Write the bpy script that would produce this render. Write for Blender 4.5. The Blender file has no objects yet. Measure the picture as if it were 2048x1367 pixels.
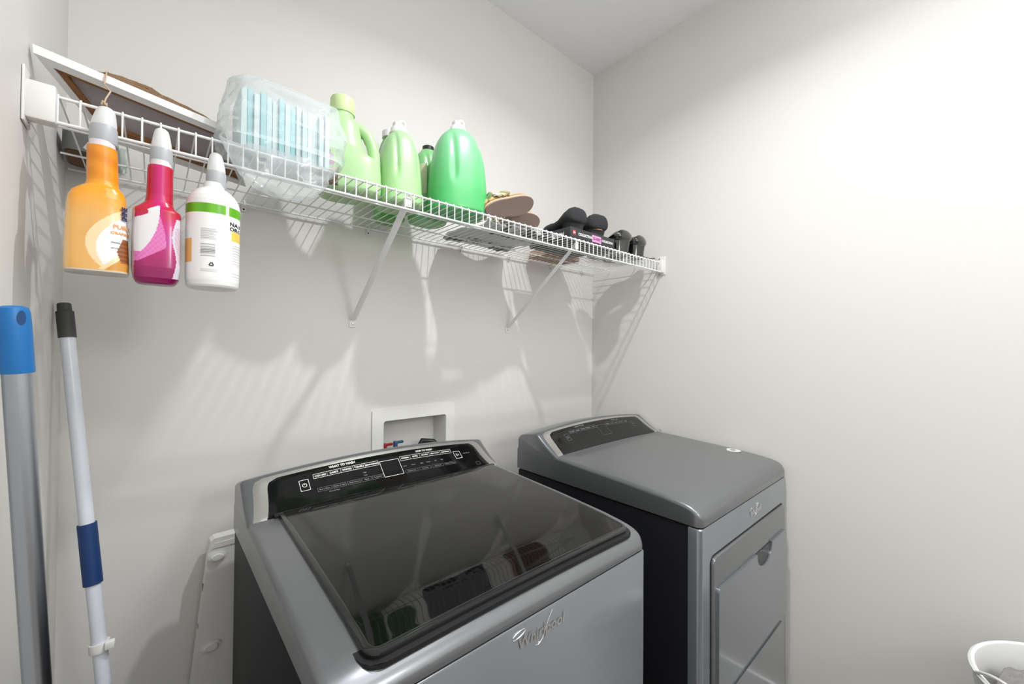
import bpy, bmesh, math, random
from mathutils import Vector, Matrix, noise as mnoise
random.seed(7)
S = bpy.context.scene
COL = S.collection
PI = math.pi
W_ROOM, H_CEIL, Y_FRONT = 1.955, 2.888, -3.30

# ------------------------------------------------------------------ camera
cam_d = bpy.data.cameras.new('camera'); cam = bpy.data.objects.new('camera', cam_d); COL.objects.link(cam)
cam_d.sensor_width = 36; cam_d.lens = 820.2263 / 2048 * 36; cam_d.clip_start = 0.01
rot = Matrix(((0.7518285, -0.0139454, -0.6592111), (-0.6593101, -0.0037703, -0.7518616), (0.0079996, 0.9998957, -0.0120289)))
cam.matrix_world = Matrix.Translation((0.157, -1.39, 1.40)) @ rot.to_4x4()
S.camera = cam
# ------------------------------------------------------------------ light
LIGHT_POS = (1.02, -0.99, 2.855)
wd = bpy.data.worlds.new('daylight'); S.world = wd; wd.use_nodes = True
wd.node_tree.nodes['Background'].inputs[0].default_value = (0.95, 0.98, 1.0, 1)
wd.node_tree.nodes['Background'].inputs[1].default_value = 0.6
pl = bpy.data.lights.new('ceiling_lamp', 'AREA'); pl.shape = 'DISK'; pl.size = 0.06; pl.energy = 15; pl.spread = math.radians(142); pl.color = (0.98, 0.99, 1.0)
plo = bpy.data.objects.new('ceiling_lamp', pl); plo.location = LIGHT_POS; COL.objects.link(plo)   # faces straight down
p2 = bpy.data.lights.new('fill_panel', 'AREA'); p2.shape = 'RECTANGLE'; p2.size = 1.16; p2.size_y = 1.16; p2.energy = 19; p2.color = (0.97, 0.985, 1.0)
plo2 = bpy.data.objects.new('fill_panel', p2); plo2.location = (0.95, -1.92, H_CEIL - 0.041); COL.objects.link(plo2)   # unseen panel added behind the camera for soft fill
p3 = bpy.data.lights.new('fill_point', 'POINT'); p3.energy = 34; p3.shadow_soft_size = 0.2; p3.color = (0.97, 0.985, 1.0)
plo3 = bpy.data.objects.new('fill_point', p3); plo3.location = (1.10, -3.00, 2.15); COL.objects.link(plo3)   # unseen point light added at the back to lift ceiling and walls
S.view_settings.view_transform = 'Standard'; S.view_settings.look = 'None'
S.view_settings.gamma = 1; S.view_settings.use_curve_mapping = False
S.view_settings.exposure = 0.0

# ------------------------------------------------------------------ helpers
def lin(c):
    c = c / 255.0
    return c / 12.92 if c <= 0.04045 else ((c + 0.055) / 1.055) ** 2.4
def rgb(r, g, b): return (lin(r), lin(g), lin(b), 1)

def mat(name, col, rough=0.5, metal=0.0, spec=0.5, coat=0.0, bump=None, var=None, trans=0.0, sub=0.0, vcol=False, alpha=1.0):
    m = bpy.data.materials.new(name); m.use_nodes = True
    nt = m.node_tree; N = nt.nodes; L = nt.links; b = N['Principled BSDF']
    b.inputs['Base Color'].default_value = col; b.inputs['Roughness'].default_value = rough
    b.inputs['Metallic'].default_value = metal; b.inputs['Specular IOR Level'].default_value = spec
    b.inputs['Coat Weight'].default_value = coat; b.inputs['Coat Roughness'].default_value = 0.06
    b.inputs['Transmission Weight'].default_value = trans
    if sub: b.inputs['Subsurface Weight'].default_value = sub; b.inputs['Subsurface Scale'].default_value = 0.02
    b.inputs['Alpha'].default_value = alpha
    tc = N.new('ShaderNodeTexCoord')
    if var:      # (scale, second colour): noise between two colours
        n = N.new('ShaderNodeTexNoise'); n.inputs['Scale'].default_value = var[0]; n.inputs['Detail'].default_value = 4
        L.new(tc.outputs['Object'], n.inputs['Vector'])
        mx = N.new('ShaderNodeMixRGB'); mx.inputs[1].default_value = col; mx.inputs[2].default_value = var[1]
        L.new(n.outputs['Fac'], mx.inputs[0]); L.new(mx.outputs[0], b.inputs['Base Color'])
    if vcol:
        a = N.new('ShaderNodeVertexColor'); a.layer_name = 'print'; L.new(a.outputs[0], b.inputs['Base Color'])
    if bump:     # (scale, strength, distance)
        n = N.new('ShaderNodeTexNoise'); n.inputs['Scale'].default_value = bump[0]; n.inputs['Detail'].default_value = 3
        L.new(tc.outputs['Object'], n.inputs['Vector'])
        bp = N.new('ShaderNodeBump'); bp.inputs['Strength'].default_value = bump[1]; bp.inputs['Distance'].default_value = bump[2]
        L.new(n.outputs['Fac'], bp.inputs['Height']); L.new(bp.outputs[0], b.inputs['Normal'])
    return m

def film(name, col, fac, rough=0.08, bump=None):
    """thin clear plastic: part see-through, part glossy"""
    m = bpy.data.materials.new(name); m.use_nodes = True
    nt = m.node_tree; N = nt.nodes; L = nt.links; b = N['Principled BSDF']; out = N['Material Output']
    b.inputs['Base Color'].default_value = col; b.inputs['Roughness'].default_value = rough; b.inputs['Specular IOR Level'].default_value = 0.8
    t = N.new('ShaderNodeBsdfTransparent'); mx = N.new('ShaderNodeMixShader')
    lw = N.new('ShaderNodeLayerWeight'); lw.inputs[0].default_value = 0.35
    mp = N.new('ShaderNodeMapRange'); mp.inputs[3].default_value = fac; mp.inputs[4].default_value = min(1, fac + 0.45)
    L.new(lw.outputs['Facing'], mp.inputs[0]); L.new(mp.outputs[0], mx.inputs[0])
    L.new(t.outputs[0], mx.inputs[1]); L.new(b.outputs[0], mx.inputs[2]); L.new(mx.outputs[0], out.inputs[0])
    if bump:
        tc = N.new('ShaderNodeTexCoord'); n = N.new('ShaderNodeTexNoise'); n.inputs['Scale'].default_value = bump[0]
        L.new(tc.outputs['Object'], n.inputs['Vector'])
        bp = N.new('ShaderNodeBump'); bp.inputs['Strength'].default_value = bump[1]; bp.inputs['Distance'].default_value = bump[2]
        L.new(n.outputs['Fac'], bp.inputs['Height']); L.new(bp.outputs[0], b.inputs['Normal'])
    return m

def tag(o, label=None, cat=None, group=None, kind=None):
    if label: o['label'] = label
    if cat: o['category'] = cat
    if group: o['group'] = group
    if kind: o['kind'] = kind
    return o

def thing(name, label, cat, loc=(0, 0, 0), rotz=0.0, group=None):
    o = bpy.data.objects.new(name, None); o.empty_display_size = 0.05; COL.objects.link(o)
    o.matrix_world = Matrix.Translation(loc) @ Matrix.Rotation(rotz, 4, 'Z')
    return tag(o, label, cat, group)

def mesh(name, V, F, m, parent=None, smooth=True, local=False, cols=None, angle=40, org=None):
    """V in world metres unless local; children are re-expressed in their root's frame"""
    me = bpy.data.meshes.new(name)
    o = bpy.data.objects.new(name, me); COL.objects.link(o)
    if parent is not None:
        if not local:
            r = parent; M = parent.matrix_basis.copy()
            while r.parent: r = r.parent; M = r.matrix_basis @ M
            Mi = M.inverted(); V = [tuple(Mi @ Vector(v)) for v in V]
        o.parent = parent
    elif org is not None:
        V = [(v[0] - org[0], v[1] - org[1], v[2] - org[2]) for v in V]; o.location = org
    me.from_pydata([tuple(v) for v in V], [], F)
    bm = bmesh.new(); bm.from_mesh(me)
    bmesh.ops.recalc_face_normals(bm, faces=bm.faces); bm.to_mesh(me); bm.free()
    if isinstance(m, (list, tuple)):
        for x in m: me.materials.append(x)
    else: me.materials.append(m)
    if cols is not None:
        ca = me.color_attributes.new('print', 'FLOAT_COLOR', 'POINT')
        flat = []
        for c in cols: flat += [c[0], c[1], c[2], 1.0]
        ca.data.foreach_set('color', flat)
    if smooth:
        me.shade_smooth()
        try: me.set_sharp_from_angle(angle=math.radians(angle))
        except Exception: pass
    me.update()
    return o

class MB:
    """collects shapes for ONE mesh"""
    def __init__(s): s.V = []; s.F = []
    def add(s, V, F, M=None):
        k = len(s.V)
        if M is not None: V = [tuple(M @ Vector(v)) for v in V]
        s.V += [tuple(v) for v in V]; s.F += [tuple(i + k for i in f) for f in F]; return s
    def box(s, a, b, bev=0.0, M=None, seg=2):
        bm = bmesh.new(); bmesh.ops.create_cube(bm, size=1)
        for v in bm.verts:
            v.co = Vector([(a[i] + b[i]) / 2 + v.co[i] * abs(b[i] - a[i]) for i in range(3)])
        if bev: bmesh.ops.bevel(bm, geom=bm.edges[:], offset=bev, segments=seg, affect='EDGES', profile=0.5)
        bm.verts.index_update()
        V = [v.co[:] for v in bm.verts]; F = [[v.index for v in f.verts] for f in bm.faces]; bm.free()
        return s.add(V, F, M)
    def tube(s, P, r, n=8, M=None, closed=False, flat=1.0):
        P = [Vector(p) for p in P]; R = r if isinstance(r, (list, tuple)) else [r] * len(P)
        V = []; up = None; N = len(P)
        for i, p in enumerate(P):
            if closed: t = (P[(i + 1) % N] - P[i - 1]).normalized()
            else: t = (P[min(i + 1, N - 1)] - P[max(i - 1, 0)]).normalized()
            if up is None:
                up = Vector((0, 0, 1)) if abs(t.z) < 0.9 else Vector((0, 1, 0))
            u = (up - t * up.dot(t)).normalized(); w = t.cross(u); up = u
            for k in range(n):
                a = 2 * PI * k / n; V.append(p + (u * math.cos(a) * flat + w * math.sin(a)) * R[i])
        F = []
        for i in range(N if closed else N - 1):
            j = (i + 1) % N
            for k in range(n): F.append((i * n + k, i * n + (k + 1) % n, j * n + (k + 1) % n, j * n + k))
        if not closed: F.append(tuple(range(n))[::-1]); F.append(tuple((N - 1) * n + k for k in range(n)))
        return s.add(V, F, M)
    def rings(s, R, M=None, cap=True):
        n = len(R[0]); V = [v for r in R for v in r]; F = []
        for i in range(len(R) - 1):
            for k in range(n): F.append((i * n + k, i * n + (k + 1) % n, (i + 1) * n + (k + 1) % n, (i + 1) * n + k))
        if cap: F.append(tuple(range(n))[::-1]); F.append(tuple((len(R) - 1) * n + k for k in range(n)))
        return s.add(V, F, M)
    def lathe(s, prof, c=(0, 0, 0), n=32, M=None, cap=True, flute=None):
        R = []
        for (r, z) in prof:
            ring = []
            for k in range(n):
                a = 2 * PI * k / n; rr = r
                if flute and flute[0] <= z <= flute[1]: rr = r * (1 + (0.03 if k % 2 else -0.03))
                ring.append((c[0] + rr * math.cos(a), c[1] + rr * math.sin(a), c[2] + z))
            R.append(ring)
        return s.rings(R, M, cap)
    def prism(s, poly, axis, a, b, M=None):
        """poly of 2D points extruded along axis 0/1/2 from a to b"""
        def P(u, v, w):
            return {0: (w, u, v), 1: (u, w, v), 2: (u, v, w)}[axis]
        V = [P(u, v, a) for u, v in poly] + [P(u, v, b) for u, v in poly]; n = len(poly)
        F = [tuple(range(n))[::-1], tuple(range(n, 2 * n))] + [(i, (i + 1) % n, n + (i + 1) % n, n + i) for i in range(n)]
        return s.add(V, F, M)
    def grid(s, fn, nu, nv, M=None):
        V = [fn(i / nu, j / nv) for j in range(nv + 1) for i in range(nu + 1)]
        F = [(j * (nu + 1) + i, j * (nu + 1) + i + 1, (j + 1) * (nu + 1) + i + 1, (j + 1) * (nu + 1) + i) for j in range(nv) for i in range(nu)]
        return s.add(V, F, M)
    def out(s, name, m, parent=None, **k): return mesh(name, s.V, s.F, m, parent, **k)

def rrect(w, h, r, seg=6, cx=0, cy=0):
    P = []
    for (sx, sy, a0) in ((1, 1, 0), (-1, 1, 90), (-1, -1, 180), (1, -1, 270)):
        for k in range(seg + 1):
            a = math.radians(a0 + 90 * k / seg)
            P.append((cx + sx * (w / 2 - r) + r * math.cos(a), cy + sy * (h / 2 - r) + r * math.sin(a)))
    return P

def text_mesh(txt, size, bold=0.0, shear=0.0, align='CENTER'):
    cu = bpy.data.curves.new('t', 'FONT'); cu.body = txt; cu.size = size; cu.align_x = align; cu.align_y = 'CENTER'
    cu.offset = bold; cu.shear = shear; cu.resolution_u = 2
    o = bpy.data.objects.new('t', cu); COL.objects.link(o)
    dg = bpy.context.evaluated_depsgraph_get(); dg.update()
    me = bpy.data.meshes.new_from_object(o.evaluated_get(dg))
    V = [v.co[:] for v in me.vertices]; F = [tuple(p.vertices) for p in me.polygons]
    bpy.data.objects.remove(o); bpy.data.meshes.remove(me); bpy.data.curves.remove(cu)
    return V, F

# ------------------------------------------------------------------ materials
M_WALL = mat('wall_paint', rgb(219, 217, 213), 0.55, spec=0.35, bump=(420, 0.12, 0.0008))
M_CEIL = mat('ceiling_paint', rgb(238, 238, 241), 0.8, spec=0.2, bump=(300, 0.1, 0.001))
M_TRIM = mat('trim_white', rgb(232, 232, 230), 0.35)
M_WIRE = mat('white_vinyl_wire', rgb(238, 238, 238), 0.35)
M_PLAST = mat('white_plastic', rgb(228, 227, 223), 0.4)
M_STEEL = mat('chrome_shadow_paint', rgb(116, 118, 121), 0.30, 0.55, coat=0.3)
M_STEELF = mat('chrome_shadow_front', rgb(136, 141, 147), 0.15, 0.6, coat=0.5)
M_SIDE = mat('dark_side_panel', rgb(27, 28, 32), 0.45, 0.0, spec=0.1)
M_SILV = mat('satin_silver', rgb(190, 188, 184), 0.3, 0.8)
M_GLASS = mat('black_glass', rgb(9, 9, 10), 0.03, spec=0.5)
M_PANEL = mat('console_glass', rgb(13, 13, 14), 0.08, spec=0.45)
M_BLACK = mat('black_gap', rgb(12, 12, 13), 0.5)
M_INK = mat('white_print', rgb(225, 225, 222), 0.5)
M_INKD = mat('grey_print', rgb(120, 120, 120), 0.5)
M_CHROME = mat('chrome_badge', rgb(225, 225, 225), 0.18, 0.9)
M_SKIN = mat('kraft_brown', rgb(150, 104, 62), 0.75, var=(60, rgb(120, 80, 46)))

# ------------------------------------------------------------------ the room
X1 = W_ROOM
# back wall with the recess of the washer outlet box cut through it
HX0, HX1, HZ0, HZ1 = 0.775, 1.028, 0.955, 1.133
xs = [0, HX0, HX1, X1]; zs = [0, HZ0, HZ1, H_CEIL]
V = []; F = []
for yy in (0.0, 0.12):
    for z in zs:
        for x in xs: V.append((x, yy, z))
for j in range(3):
    for i in range(3):
        if i == 1 and j == 1: continue
        a = j * 4 + i; F.append((a, a + 1, a + 5, a + 4)); F.append((a + 16, a + 20, a + 21, a + 17))
for a, b in ((5, 6), (6, 10), (10, 9), (9, 5)): F.append((a, b, b + 16, a + 16))
for a, b in ((0, 3), (3, 15), (15, 12), (12, 0)): F.append((a, b, b + 16, a + 16))
tag(mesh('wall_back', V, F, M_WALL, smooth=False), kind='structure')
def slab(name, a, b, m): tag(MB().box(a, b).out(name, m, smooth=False), kind='structure')
slab('wall_left', (-0.12, Y_FRONT, 0), (0, 0.12, H_CEIL), M_WALL)
slab('wall_right', (X1, Y_FRONT, 0), (X1 + 0.12, 0.12, H_CEIL), M_WALL)
slab('ceiling', (-0.12, Y_FRONT - 0.12, H_CEIL), (X1 + 0.12, 0.12, H_CEIL + 0.1), M_CEIL)
slab('wall_front', (-0.12, Y_FRONT - 0.12, 0), (X1 + 0.12, Y_FRONT, H_CEIL), M_WALL)
# floor: grey-brown planks
mf = bpy.data.materials.new('floor_planks'); mf.use_nodes = True
nt = mf.node_tree; N = nt.nodes; L = nt.links; b = N['Principled BSDF']; b.inputs['Roughness'].default_value = 0.4
tc = N.new('ShaderNodeTexCoord'); br = N.new('ShaderNodeTexBrick'); mp = N.new('ShaderNodeMapping'); mp.inputs['Rotation'].default_value[2] = PI / 2
L.new(tc.outputs['Object'], mp.inputs[0]); L.new(mp.outputs[0], br.inputs[0])
br.inputs['Color1'].default_value = rgb(138, 130, 122); br.inputs['Color2'].default_value = rgb(120, 113, 106); br.inputs['Mortar'].default_value = rgb(86, 80, 76)
br.inputs['Scale'].default_value = 1; br.inputs['Brick Width'].default_value = 1.2; br.inputs['Row Height'].default_value = 0.15; br.inputs['Mortar Size'].default_value = 0.003
L.new(br.outputs[0], b.inputs[0])
tag(MB().box((-0.12, Y_FRONT - 1.5, -0.1), (X1 + 0.12, 0.12, 0)).out('floor', mf, smooth=False), kind='structure')
pf_ = thing('ceiling_light', 'large square fill panel added on the ceiling behind the camera', 'ceiling light', (0.95, -1.92, H_CEIL))  # added housing for the soft fill panel, out of view
MB().box((-.60, -.60, -.040), (.60, -.58, 0)).box((-.60, .58, -.040), (.60, .60, 0)).box((-.60, -.58, -.040), (-.58, .58, 0)).box((.58, -.58, -.040), (.60, .58, 0)).out('frame', M_TRIM, pf_, local=True, smooth=False)
MB().box((-.58, -.58, -.036), (.58, .58, -.004)).out('diffuser', M_TRIM, pf_, local=True, smooth=False)
pn_ = thing('fill_pendant', 'pendant fill lamp added behind the camera, hung from the ceiling', 'pendant light', (1.10, -3.00, H_CEIL))  # added fitting to carry the fill point light, out of view
MB().lathe([(.001, 0), (.05, 0), (.05, -.02), (.001, -.02)], n=24).out('canopy', M_TRIM, pn_, local=True)
MB().tube([(0, 0, -.02), (0, 0, -.54)], .004, 8).out('cord', M_TRIM, pn_, local=True)
MB().lathe([(.001, -.54), (.018, -.54), (.018, -.57), (.001, -.57)], n=16).out('socket', M_TRIM, pn_, local=True)
slab('baseboard_left', (0, Y_FRONT, 0), (0.014, 0, 0.13), M_TRIM)
slab('baseboard_right', (X1 - 0.014, Y_FRONT, 0), (X1, 0, 0.13), M_TRIM)
slab('baseboard_back', (0.014, -0.014, 0), (X1 - 0.014, 0, 0.13), M_TRIM)

# ceiling fixture: canopy, socket and a bare bulb around the lamp's light
fx = thing('ceiling_light', 'small round white downlight fixture in the middle of the ceiling', 'ceiling light', (LIGHT_POS[0], LIGHT_POS[1], H_CEIL))
MB().lathe([(0.001, 0), (0.075, 0), (0.075, -0.006), (0.060, -0.020), (0.050, -0.030), (0.047, -0.030), (0.047, -0.024), (0.001, -0.024)], n=40).out('housing', M_TRIM, fx, local=True)

# ------------------------------------------------------------------ wire shelf
ZD, YF, LIP = 1.803, -0.405, 0.044
shelf = thing('wire_shelf', 'long white ventilated wire shelf mounted across the back wall', 'shelf', (0, 0, ZD))
wr = MB(); nx = 76; pitch = 0.0254; x0 = 0.0365
for i in range(nx - 1):
    x = x0 + i * pitch - 0.0003
    if x > X1 - 0.02: break
    wr.tube([(x, -0.010, ZD + .002), (x, YF + 0.004, ZD + .002), (x, YF - 0.0005, ZD - 0.0015), (x, YF - 0.0015, ZD - 0.006), (x, YF - 0.0015, ZD - LIP)], 0.00155, 6)
wr.out('wire_deck', M_WIRE, shelf)
def rail(name, y, z, r): MB().tube([(0.006, y, z), (X1 - 0.006, y, z)], r, 10).out(name, M_WIRE, shelf)
rail('front_rail', YF + 0.0035, ZD - 0.0025, 0.0027)
rail('lip_rail', YF - 0.0015, ZD - LIP - 0.002, 0.0031)
rail('stringer', -0.268, ZD - 0.0025, 0.0023); rail('stringer', -0.118, ZD - 0.0025, 0.0023)
rail('back_rail', -0.012, ZD - 0.0025, 0.0027)
# end brackets
def end_bracket(side):
    s = 1 if side == 'l' else -1; xw = 0 if side == 'l' else X1
    r = thing('shelf_end_bracket', 'white plastic end bracket on the left wall, boxy sleeve over the shelf end' if side == 'l' else 'white plastic end bracket on the right wall holding the far shelf end', 'bracket', (xw, YF, ZD - 0.02), 0, 'end brackets of the wire shelf')
    def bx(a, b_, bev): return (xw + s * a[0], a[1], a[2]), (xw + s * b_[0], b_[1], b_[2]), bev
    a, b_, bv = bx((0.0005, YF - 0.020, ZD - 0.060), (0.004, YF + 0.026, ZD + 0.026), 0.0015)
    m = MB().box(a, b_, bv); m.out('wall_plate', M_PLAST, r)
    a, b_, bv = bx((0.003, YF - 0.014, ZD - 0.052), (0.036 if side == 'l' else 0.02, YF + 0.012, ZD + 0.008), 0.0035)
    MB().box(a, b_, bv).out('sleeve', M_PLAST, r)
    for z in (ZD + 0.017, ZD - 0.056):
        MB().lathe([(0.0001, 0), (0.0035, 0), (0.0035, 0.0015), (0.0001, 0.002)], n=12, M=Matrix.Translation((xw + s * 0.004, YF + 0.010, z)) @ Matrix.Rotation(s * PI / 2, 4, 'Y')).out('screw', M_SILV, r)
end_bracket('l'); end_bracket('r')
# diagonal support braces
def brace(x, label):
    r = thing('shelf_brace', label, 'bracket', (x, 0, 1.46), 0, 'diagonal braces under the shelf')
    hw = 0.0095
    a = Vector((x, YF + 0.006, ZD - 0.012)); b_ = Vector((x, -0.010, 1.488)); d = (b_ - a).normalized(); nrm = Vector((0, -d.z, d.y))
    if nrm.z > 0: nrm = -nrm
    m = MB()
    for off, w in ((0, hw),):
        sec = [(-w, 0), (-w * .55, 0.0025), (w * .55, 0.0025), (w, 0), (w, -0.0016), (w * .55, 0.0009), (-w * .55, 0.0009), (-w, -0.0016)]
        rings = []
        for p in (a, b_): rings.append([tuple(p + Vector((u, 0, 0)) + nrm * v) for u, v in sec])
        m.rings(rings)
    m.out('strut', M_WIRE, r)
    tp = MB().box((x - hw * .9, YF + 0.0075, ZD - 0.036), (x + hw * .9, YF + 0.0095, ZD - 0.006), 0.0006)
    tp.tube([(x, YF + 0.0085, ZD - 0.008), (x, YF + 0.006, ZD - 0.003), (x, YF + .001, ZD - 0.006)], 0.002, 6)
    tp.out('hook_tab', M_WIRE, r)
    ft = MB().box((x - 0.011, -0.0028, 1.461), (x + 0.011, -0.0006, 1.495), 0.0009)
    ft.out('foot_plate', M_PLAST, r)
    MB().lathe([(0.0001, 0), (0.0042, 0), (0.0035, 0.002), (0.0001, 0.0022)], n=14, M=Matrix.Translation((x, -0.0028, 1.474)) @ Matrix.Rotation(PI / 2, 4, 'X')).out('screw', M_SILV, r)
brace(0.6615, 'white diagonal metal brace under the green bottles')
brace(1.347, 'white diagonal metal brace under the black game box')
# wall clips under the back rail
CL = ['under the clear plastic bag', 'under the light green bottles', 'below the dark green bottle', 'under the sandals', 'under the crumpled packaging end', 'nearest the right corner']
for x, w in zip((0.348, 0.71, 1.09, 1.348, 1.62, 1.858), CL):
    r = thing('shelf_clip', 'small white wall clip on the back rail ' + w, 'clip', (x, 0, ZD - 0.015), 0, 'wall clips along the back rail')
    m = MB().box((x - 0.006, -0.004, ZD - 0.022), (x + 0.006, -0.0008, ZD + 0.004), 0.0012)
    m.tube([(x, -0.003, ZD + 0.004), (x, -0.010, ZD + 0.006), (x, -0.0175, ZD + 0.001), (x, -0.017, ZD - 0.006), (x, -0.011, ZD - 0.009)], 0.0022, 8)
    m.out('hook', M_PLAST, r)
    MB().lathe([(0.0001, 0), (0.0028, 0), (0.0001, 0.0018)], n=10, M=Matrix.Translation((x, -0.004, ZD - 0.016)) @ Matrix.Rotation(PI / 2, 4, 'X')).out('screw', M_BLACK, r)

# ------------------------------------------------------------------ appliances
def ztop(y):            # side profile of the top, y from front face
    K = [(0.0, 0.950), (0.004, 0.958), (0.012, 0.968), (0.026, 0.977), (0.05, 0.9835), (0.10, 0.990), (0.25, 1.000), (0.38, 1.006), (0.50, 1.012), (0.72, 1.012)]
    for (a, za), (b_, zb) in zip(K, K[1:]):
        if y <= b_: return za + (zb - za) * (y - a) / (b_ - a)
    return K[-1][1]

def appliance(kind, X0, YFR, w, label):
    r = thing(kind, label, kind.replace('_', ' '), (X0, YFR, 0))
    r['category'] = 'washing machine' if kind == 'washing_machine' else 'dryer'
    seam = 0.930 if kind == 'clothes_dryer' else 0.943
    dz = 0.0 if kind == 'clothes_dryer' else 0.002
    D = 0.715
    # cabinet sides/back
    m = MB().box((0.0015, 0.036, 0.03), (w - 0.0015, D - 0.004, seam - 0.004), 0.004)
    m.out('cabinet', M_SIDE, r, local=True)
    for fxx in (0.06, w - 0.06):
        for fy in (0.07, D - 0.06):
            MB().lathe([(0.001, 0.001), (0.022, 0.001), (0.022, 0.012), (0.01, 0.016), (0.01, 0.034), (.001, .034)], c=(fxx, fy, 0), n=16).out('levelling_foot', M_BLACK, r, local=True)
    # front panel wrapping the corners
    rad = 0.014
    poly = [(0, 0.036)]
    for k in range(7):
        a = PI + (PI / 2) * k / 6; poly.append((rad + rad * math.cos(a), rad + rad * math.sin(a)))
    for k in range(7):
        a = 1.5 * PI + (PI / 2) * k / 6; poly.append((w - rad + rad * math.cos(a), rad + rad * math.sin(a)))
    poly.append((w, 0.036))
    rings = []
    for z, ins in ((0.035, 0.002), (0.037, 0), (seam - 0.0075, 0), (seam - 0.0045, 0.002)):
        rings.append([(w / 2 + (x - w / 2) * (1 - ins / (w / 2)), y + ins * (1 if y < 0.02 else 0), z) for x, y in poly])
    MB().rings(rings).out('front_panel', M_STEELF, r, local=True)
    MB().box((0.006, 0.008, seam - 0.006), (w - 0.006, D - 0.01, seam + 0.004)).out('seam_gasket', M_BLACK, r, local=True)
    # top: sections across x lofted along y
    def crown(x): return 0.005 * (1 - ((x - w / 2) / (w / 2)) ** 2)
    ys = [0.0, 0.0015, 0.004, 0.008, 0.013, 0.02, 0.03, 0.045, 0.07, 0.11, 0.17, 0.24, 0.31, 0.38, 0.45, 0.505, 0.56, 0.64, D - 0.006, D]
    re_ = 0.012; R = []
    for y in ys:
        ins = 0.0
        cr = 0.022
        if y < cr: ins = cr - math.sqrt(max(0, cr * cr - (cr - y) ** 2))
        zt = ztop(y) + dz; xl = ins; xr = w - ins; ring = [(xl, y, seam)]
        rr = min(re_, (zt - seam) * 0.7)
        for k in range(6):
            a = PI - (PI / 2) * k / 5; ring.append((xl + rr + rr * math.cos(a), y, zt - rr + rr * math.sin(a)))
        for k in range(1, 12):
            x = xl + rr + (xr - xl - 2 * rr) * k / 12; ring.append((x, y, zt + crown(x) - crown(rr)))
        for k in range(6):
            a = PI / 2 - (PI / 2) * k / 5; ring.append((xr - rr + rr * math.cos(a), y, zt - rr + rr * math.sin(a)))
        ring.append((xr, y, seam)); R.append(ring)
    MB().rings(R).out('top_panel', M_STEEL, r, local=True, angle=50)
    # console
    ZB = 1.012 + dz
    yo = 0.507 if kind == 'clothes_dryer' else 0.525
    def crc(x): return 0.022 * (1 - ((x - w / 2) / (w / 2)) ** 2)
    def fr(x, t, off=0.0):
        y = yo + 0.106 * t; z = ZB - 0.002 + 0.067 * (.72 * t + .28 * t * t) + crc(x) * t
        dy, dzz = 0.106, 0.067 * (.72 + .56 * t) + crc(x); l = math.hypot(dy, dzz)
        return (x, y - off * dzz / l, z + off * dy / l)
    def endf(x):  # rounds the two ends of the console
        e = min(x, w - x); rr = 0.010
        return 1 - math.sqrt(max(0, 1 - ((rr - e) / rr) ** 2)) if e < rr else 0
    R = []; NX = 40
    xsn = [0.0005, 0.002, 0.005, 0.010] + [0.010 + (w - 0.02) * k / NX for k in range(1, NX)] + [w - 0.010, w - 0.005, w - 0.002, w - 0.0005]
    for x in xsn:
        q = 0.008 * endf(x); ring = []
        ring.append((x, yo + q * 0.3, ZB - 0.024)); 
        for k in range(11):
            p = fr(x, k / 10, -q); ring.append((p[0], p[1], p[2]))
        zt = ZB + 0.065 + crc(x) - q
        yb = D - 0.004
        ring += [(x, yo + 0.112, zt + 0.0005), (x, yb - 0.022, zt - 0.014), (x, yb - 0.008, zt - 0.02), (x, yb - 0.001, zt - 0.03), (x, yb, ZB - 0.024)]
        R.append(ring)
    MB().rings(R).out('console', M_STEEL, r, local=True, angle=50)
    # bright bezel band and black control glass on its sloping face
    def patch(name, xa, xb, ta, tb, rx, off, m, nu=60, nv=14, th=0.0):
        def fn(u, v):
            t = ta + (tb - ta) * v; e = max(0, (v - 0.75) / 0.25)
            inn = rx * (1 - math.sqrt(max(0, 1 - e * e)))
            flare = 0.012 * (1 - v) ** 2
            a = xa - flare + inn; b_ = xb + flare + 0.004 * (1 - v) - inn
            x = a + (b_ - a) * u
            edge = 1.0
            if th and (u in (0, 1) or v in (0, 1)): return fr(x, t, off - th)
            return fr(x, t, off)
        return MB().grid(fn, nu, nv).out(name, m, r, local=True)
    patch('bezel', 0.018, w - 0.018, 0.01, 0.985, 0.022, 0.0013, M_SILV, th=0.002)
    pn = patch('control_panel', 0.050, w - 0.046, 0.045, 0.90, 0.016, 0.0024, M_PANEL, th=0.0012)
    Lf = 0.130
    def put(m, V2, F2, x, t, off=0.0033, sc=1.0):
        m.add([fr(x + v[0], t + v[1] / Lf, off) for v in V2], F2)
    def frame(m, xa, xb, ta, tb, lw=0.0011, off=0.0033, shear=0.0):
        def seg(p, q):
            (x0_, t0), (x1_, t1) = p, q; dx = x1_ - x0_; dt = (t1 - t0) * Lf; l = math.hypot(dx, dt); nx_ = -dt / l * lw / 2; nt_ = dx / l * lw / 2 / Lf
            n = max(1, int(l / 0.02)); V = []; F = []
            for i in range(n + 1):
                s = i / n; V.append(fr(x0_ + dx * s + nx_, t0 + (t1 - t0) * s + nt_, off)); V.append(fr(x0_ + dx * s - nx_, t0 + (t1 - t0) * s - nt_, off))
            for i in range(n): F.append((2 * i, 2 * i + 1, 2 * i + 3, 2 * i + 2))
            m.add(V, F)
        seg((xa, ta), (xb, ta)); seg((xb, ta), (xb, tb)); seg((xb, tb), (xa, tb)); seg((xa, tb), (xa, ta))
    ink = MB(); dim = MB()
    fade = kind == 'clothes_dryer'
    lw = 0.0012 if not fade else 0.0008
    frame(ink, 0.117, 0.138, 0.47, 0.70, lw)      # power button
    ring = [(0.0055 * math.cos(a), 0.0055 * math.sin(a)) for a in [math.radians(110 + 320 * k / 20) for k in range(21)]]
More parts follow.
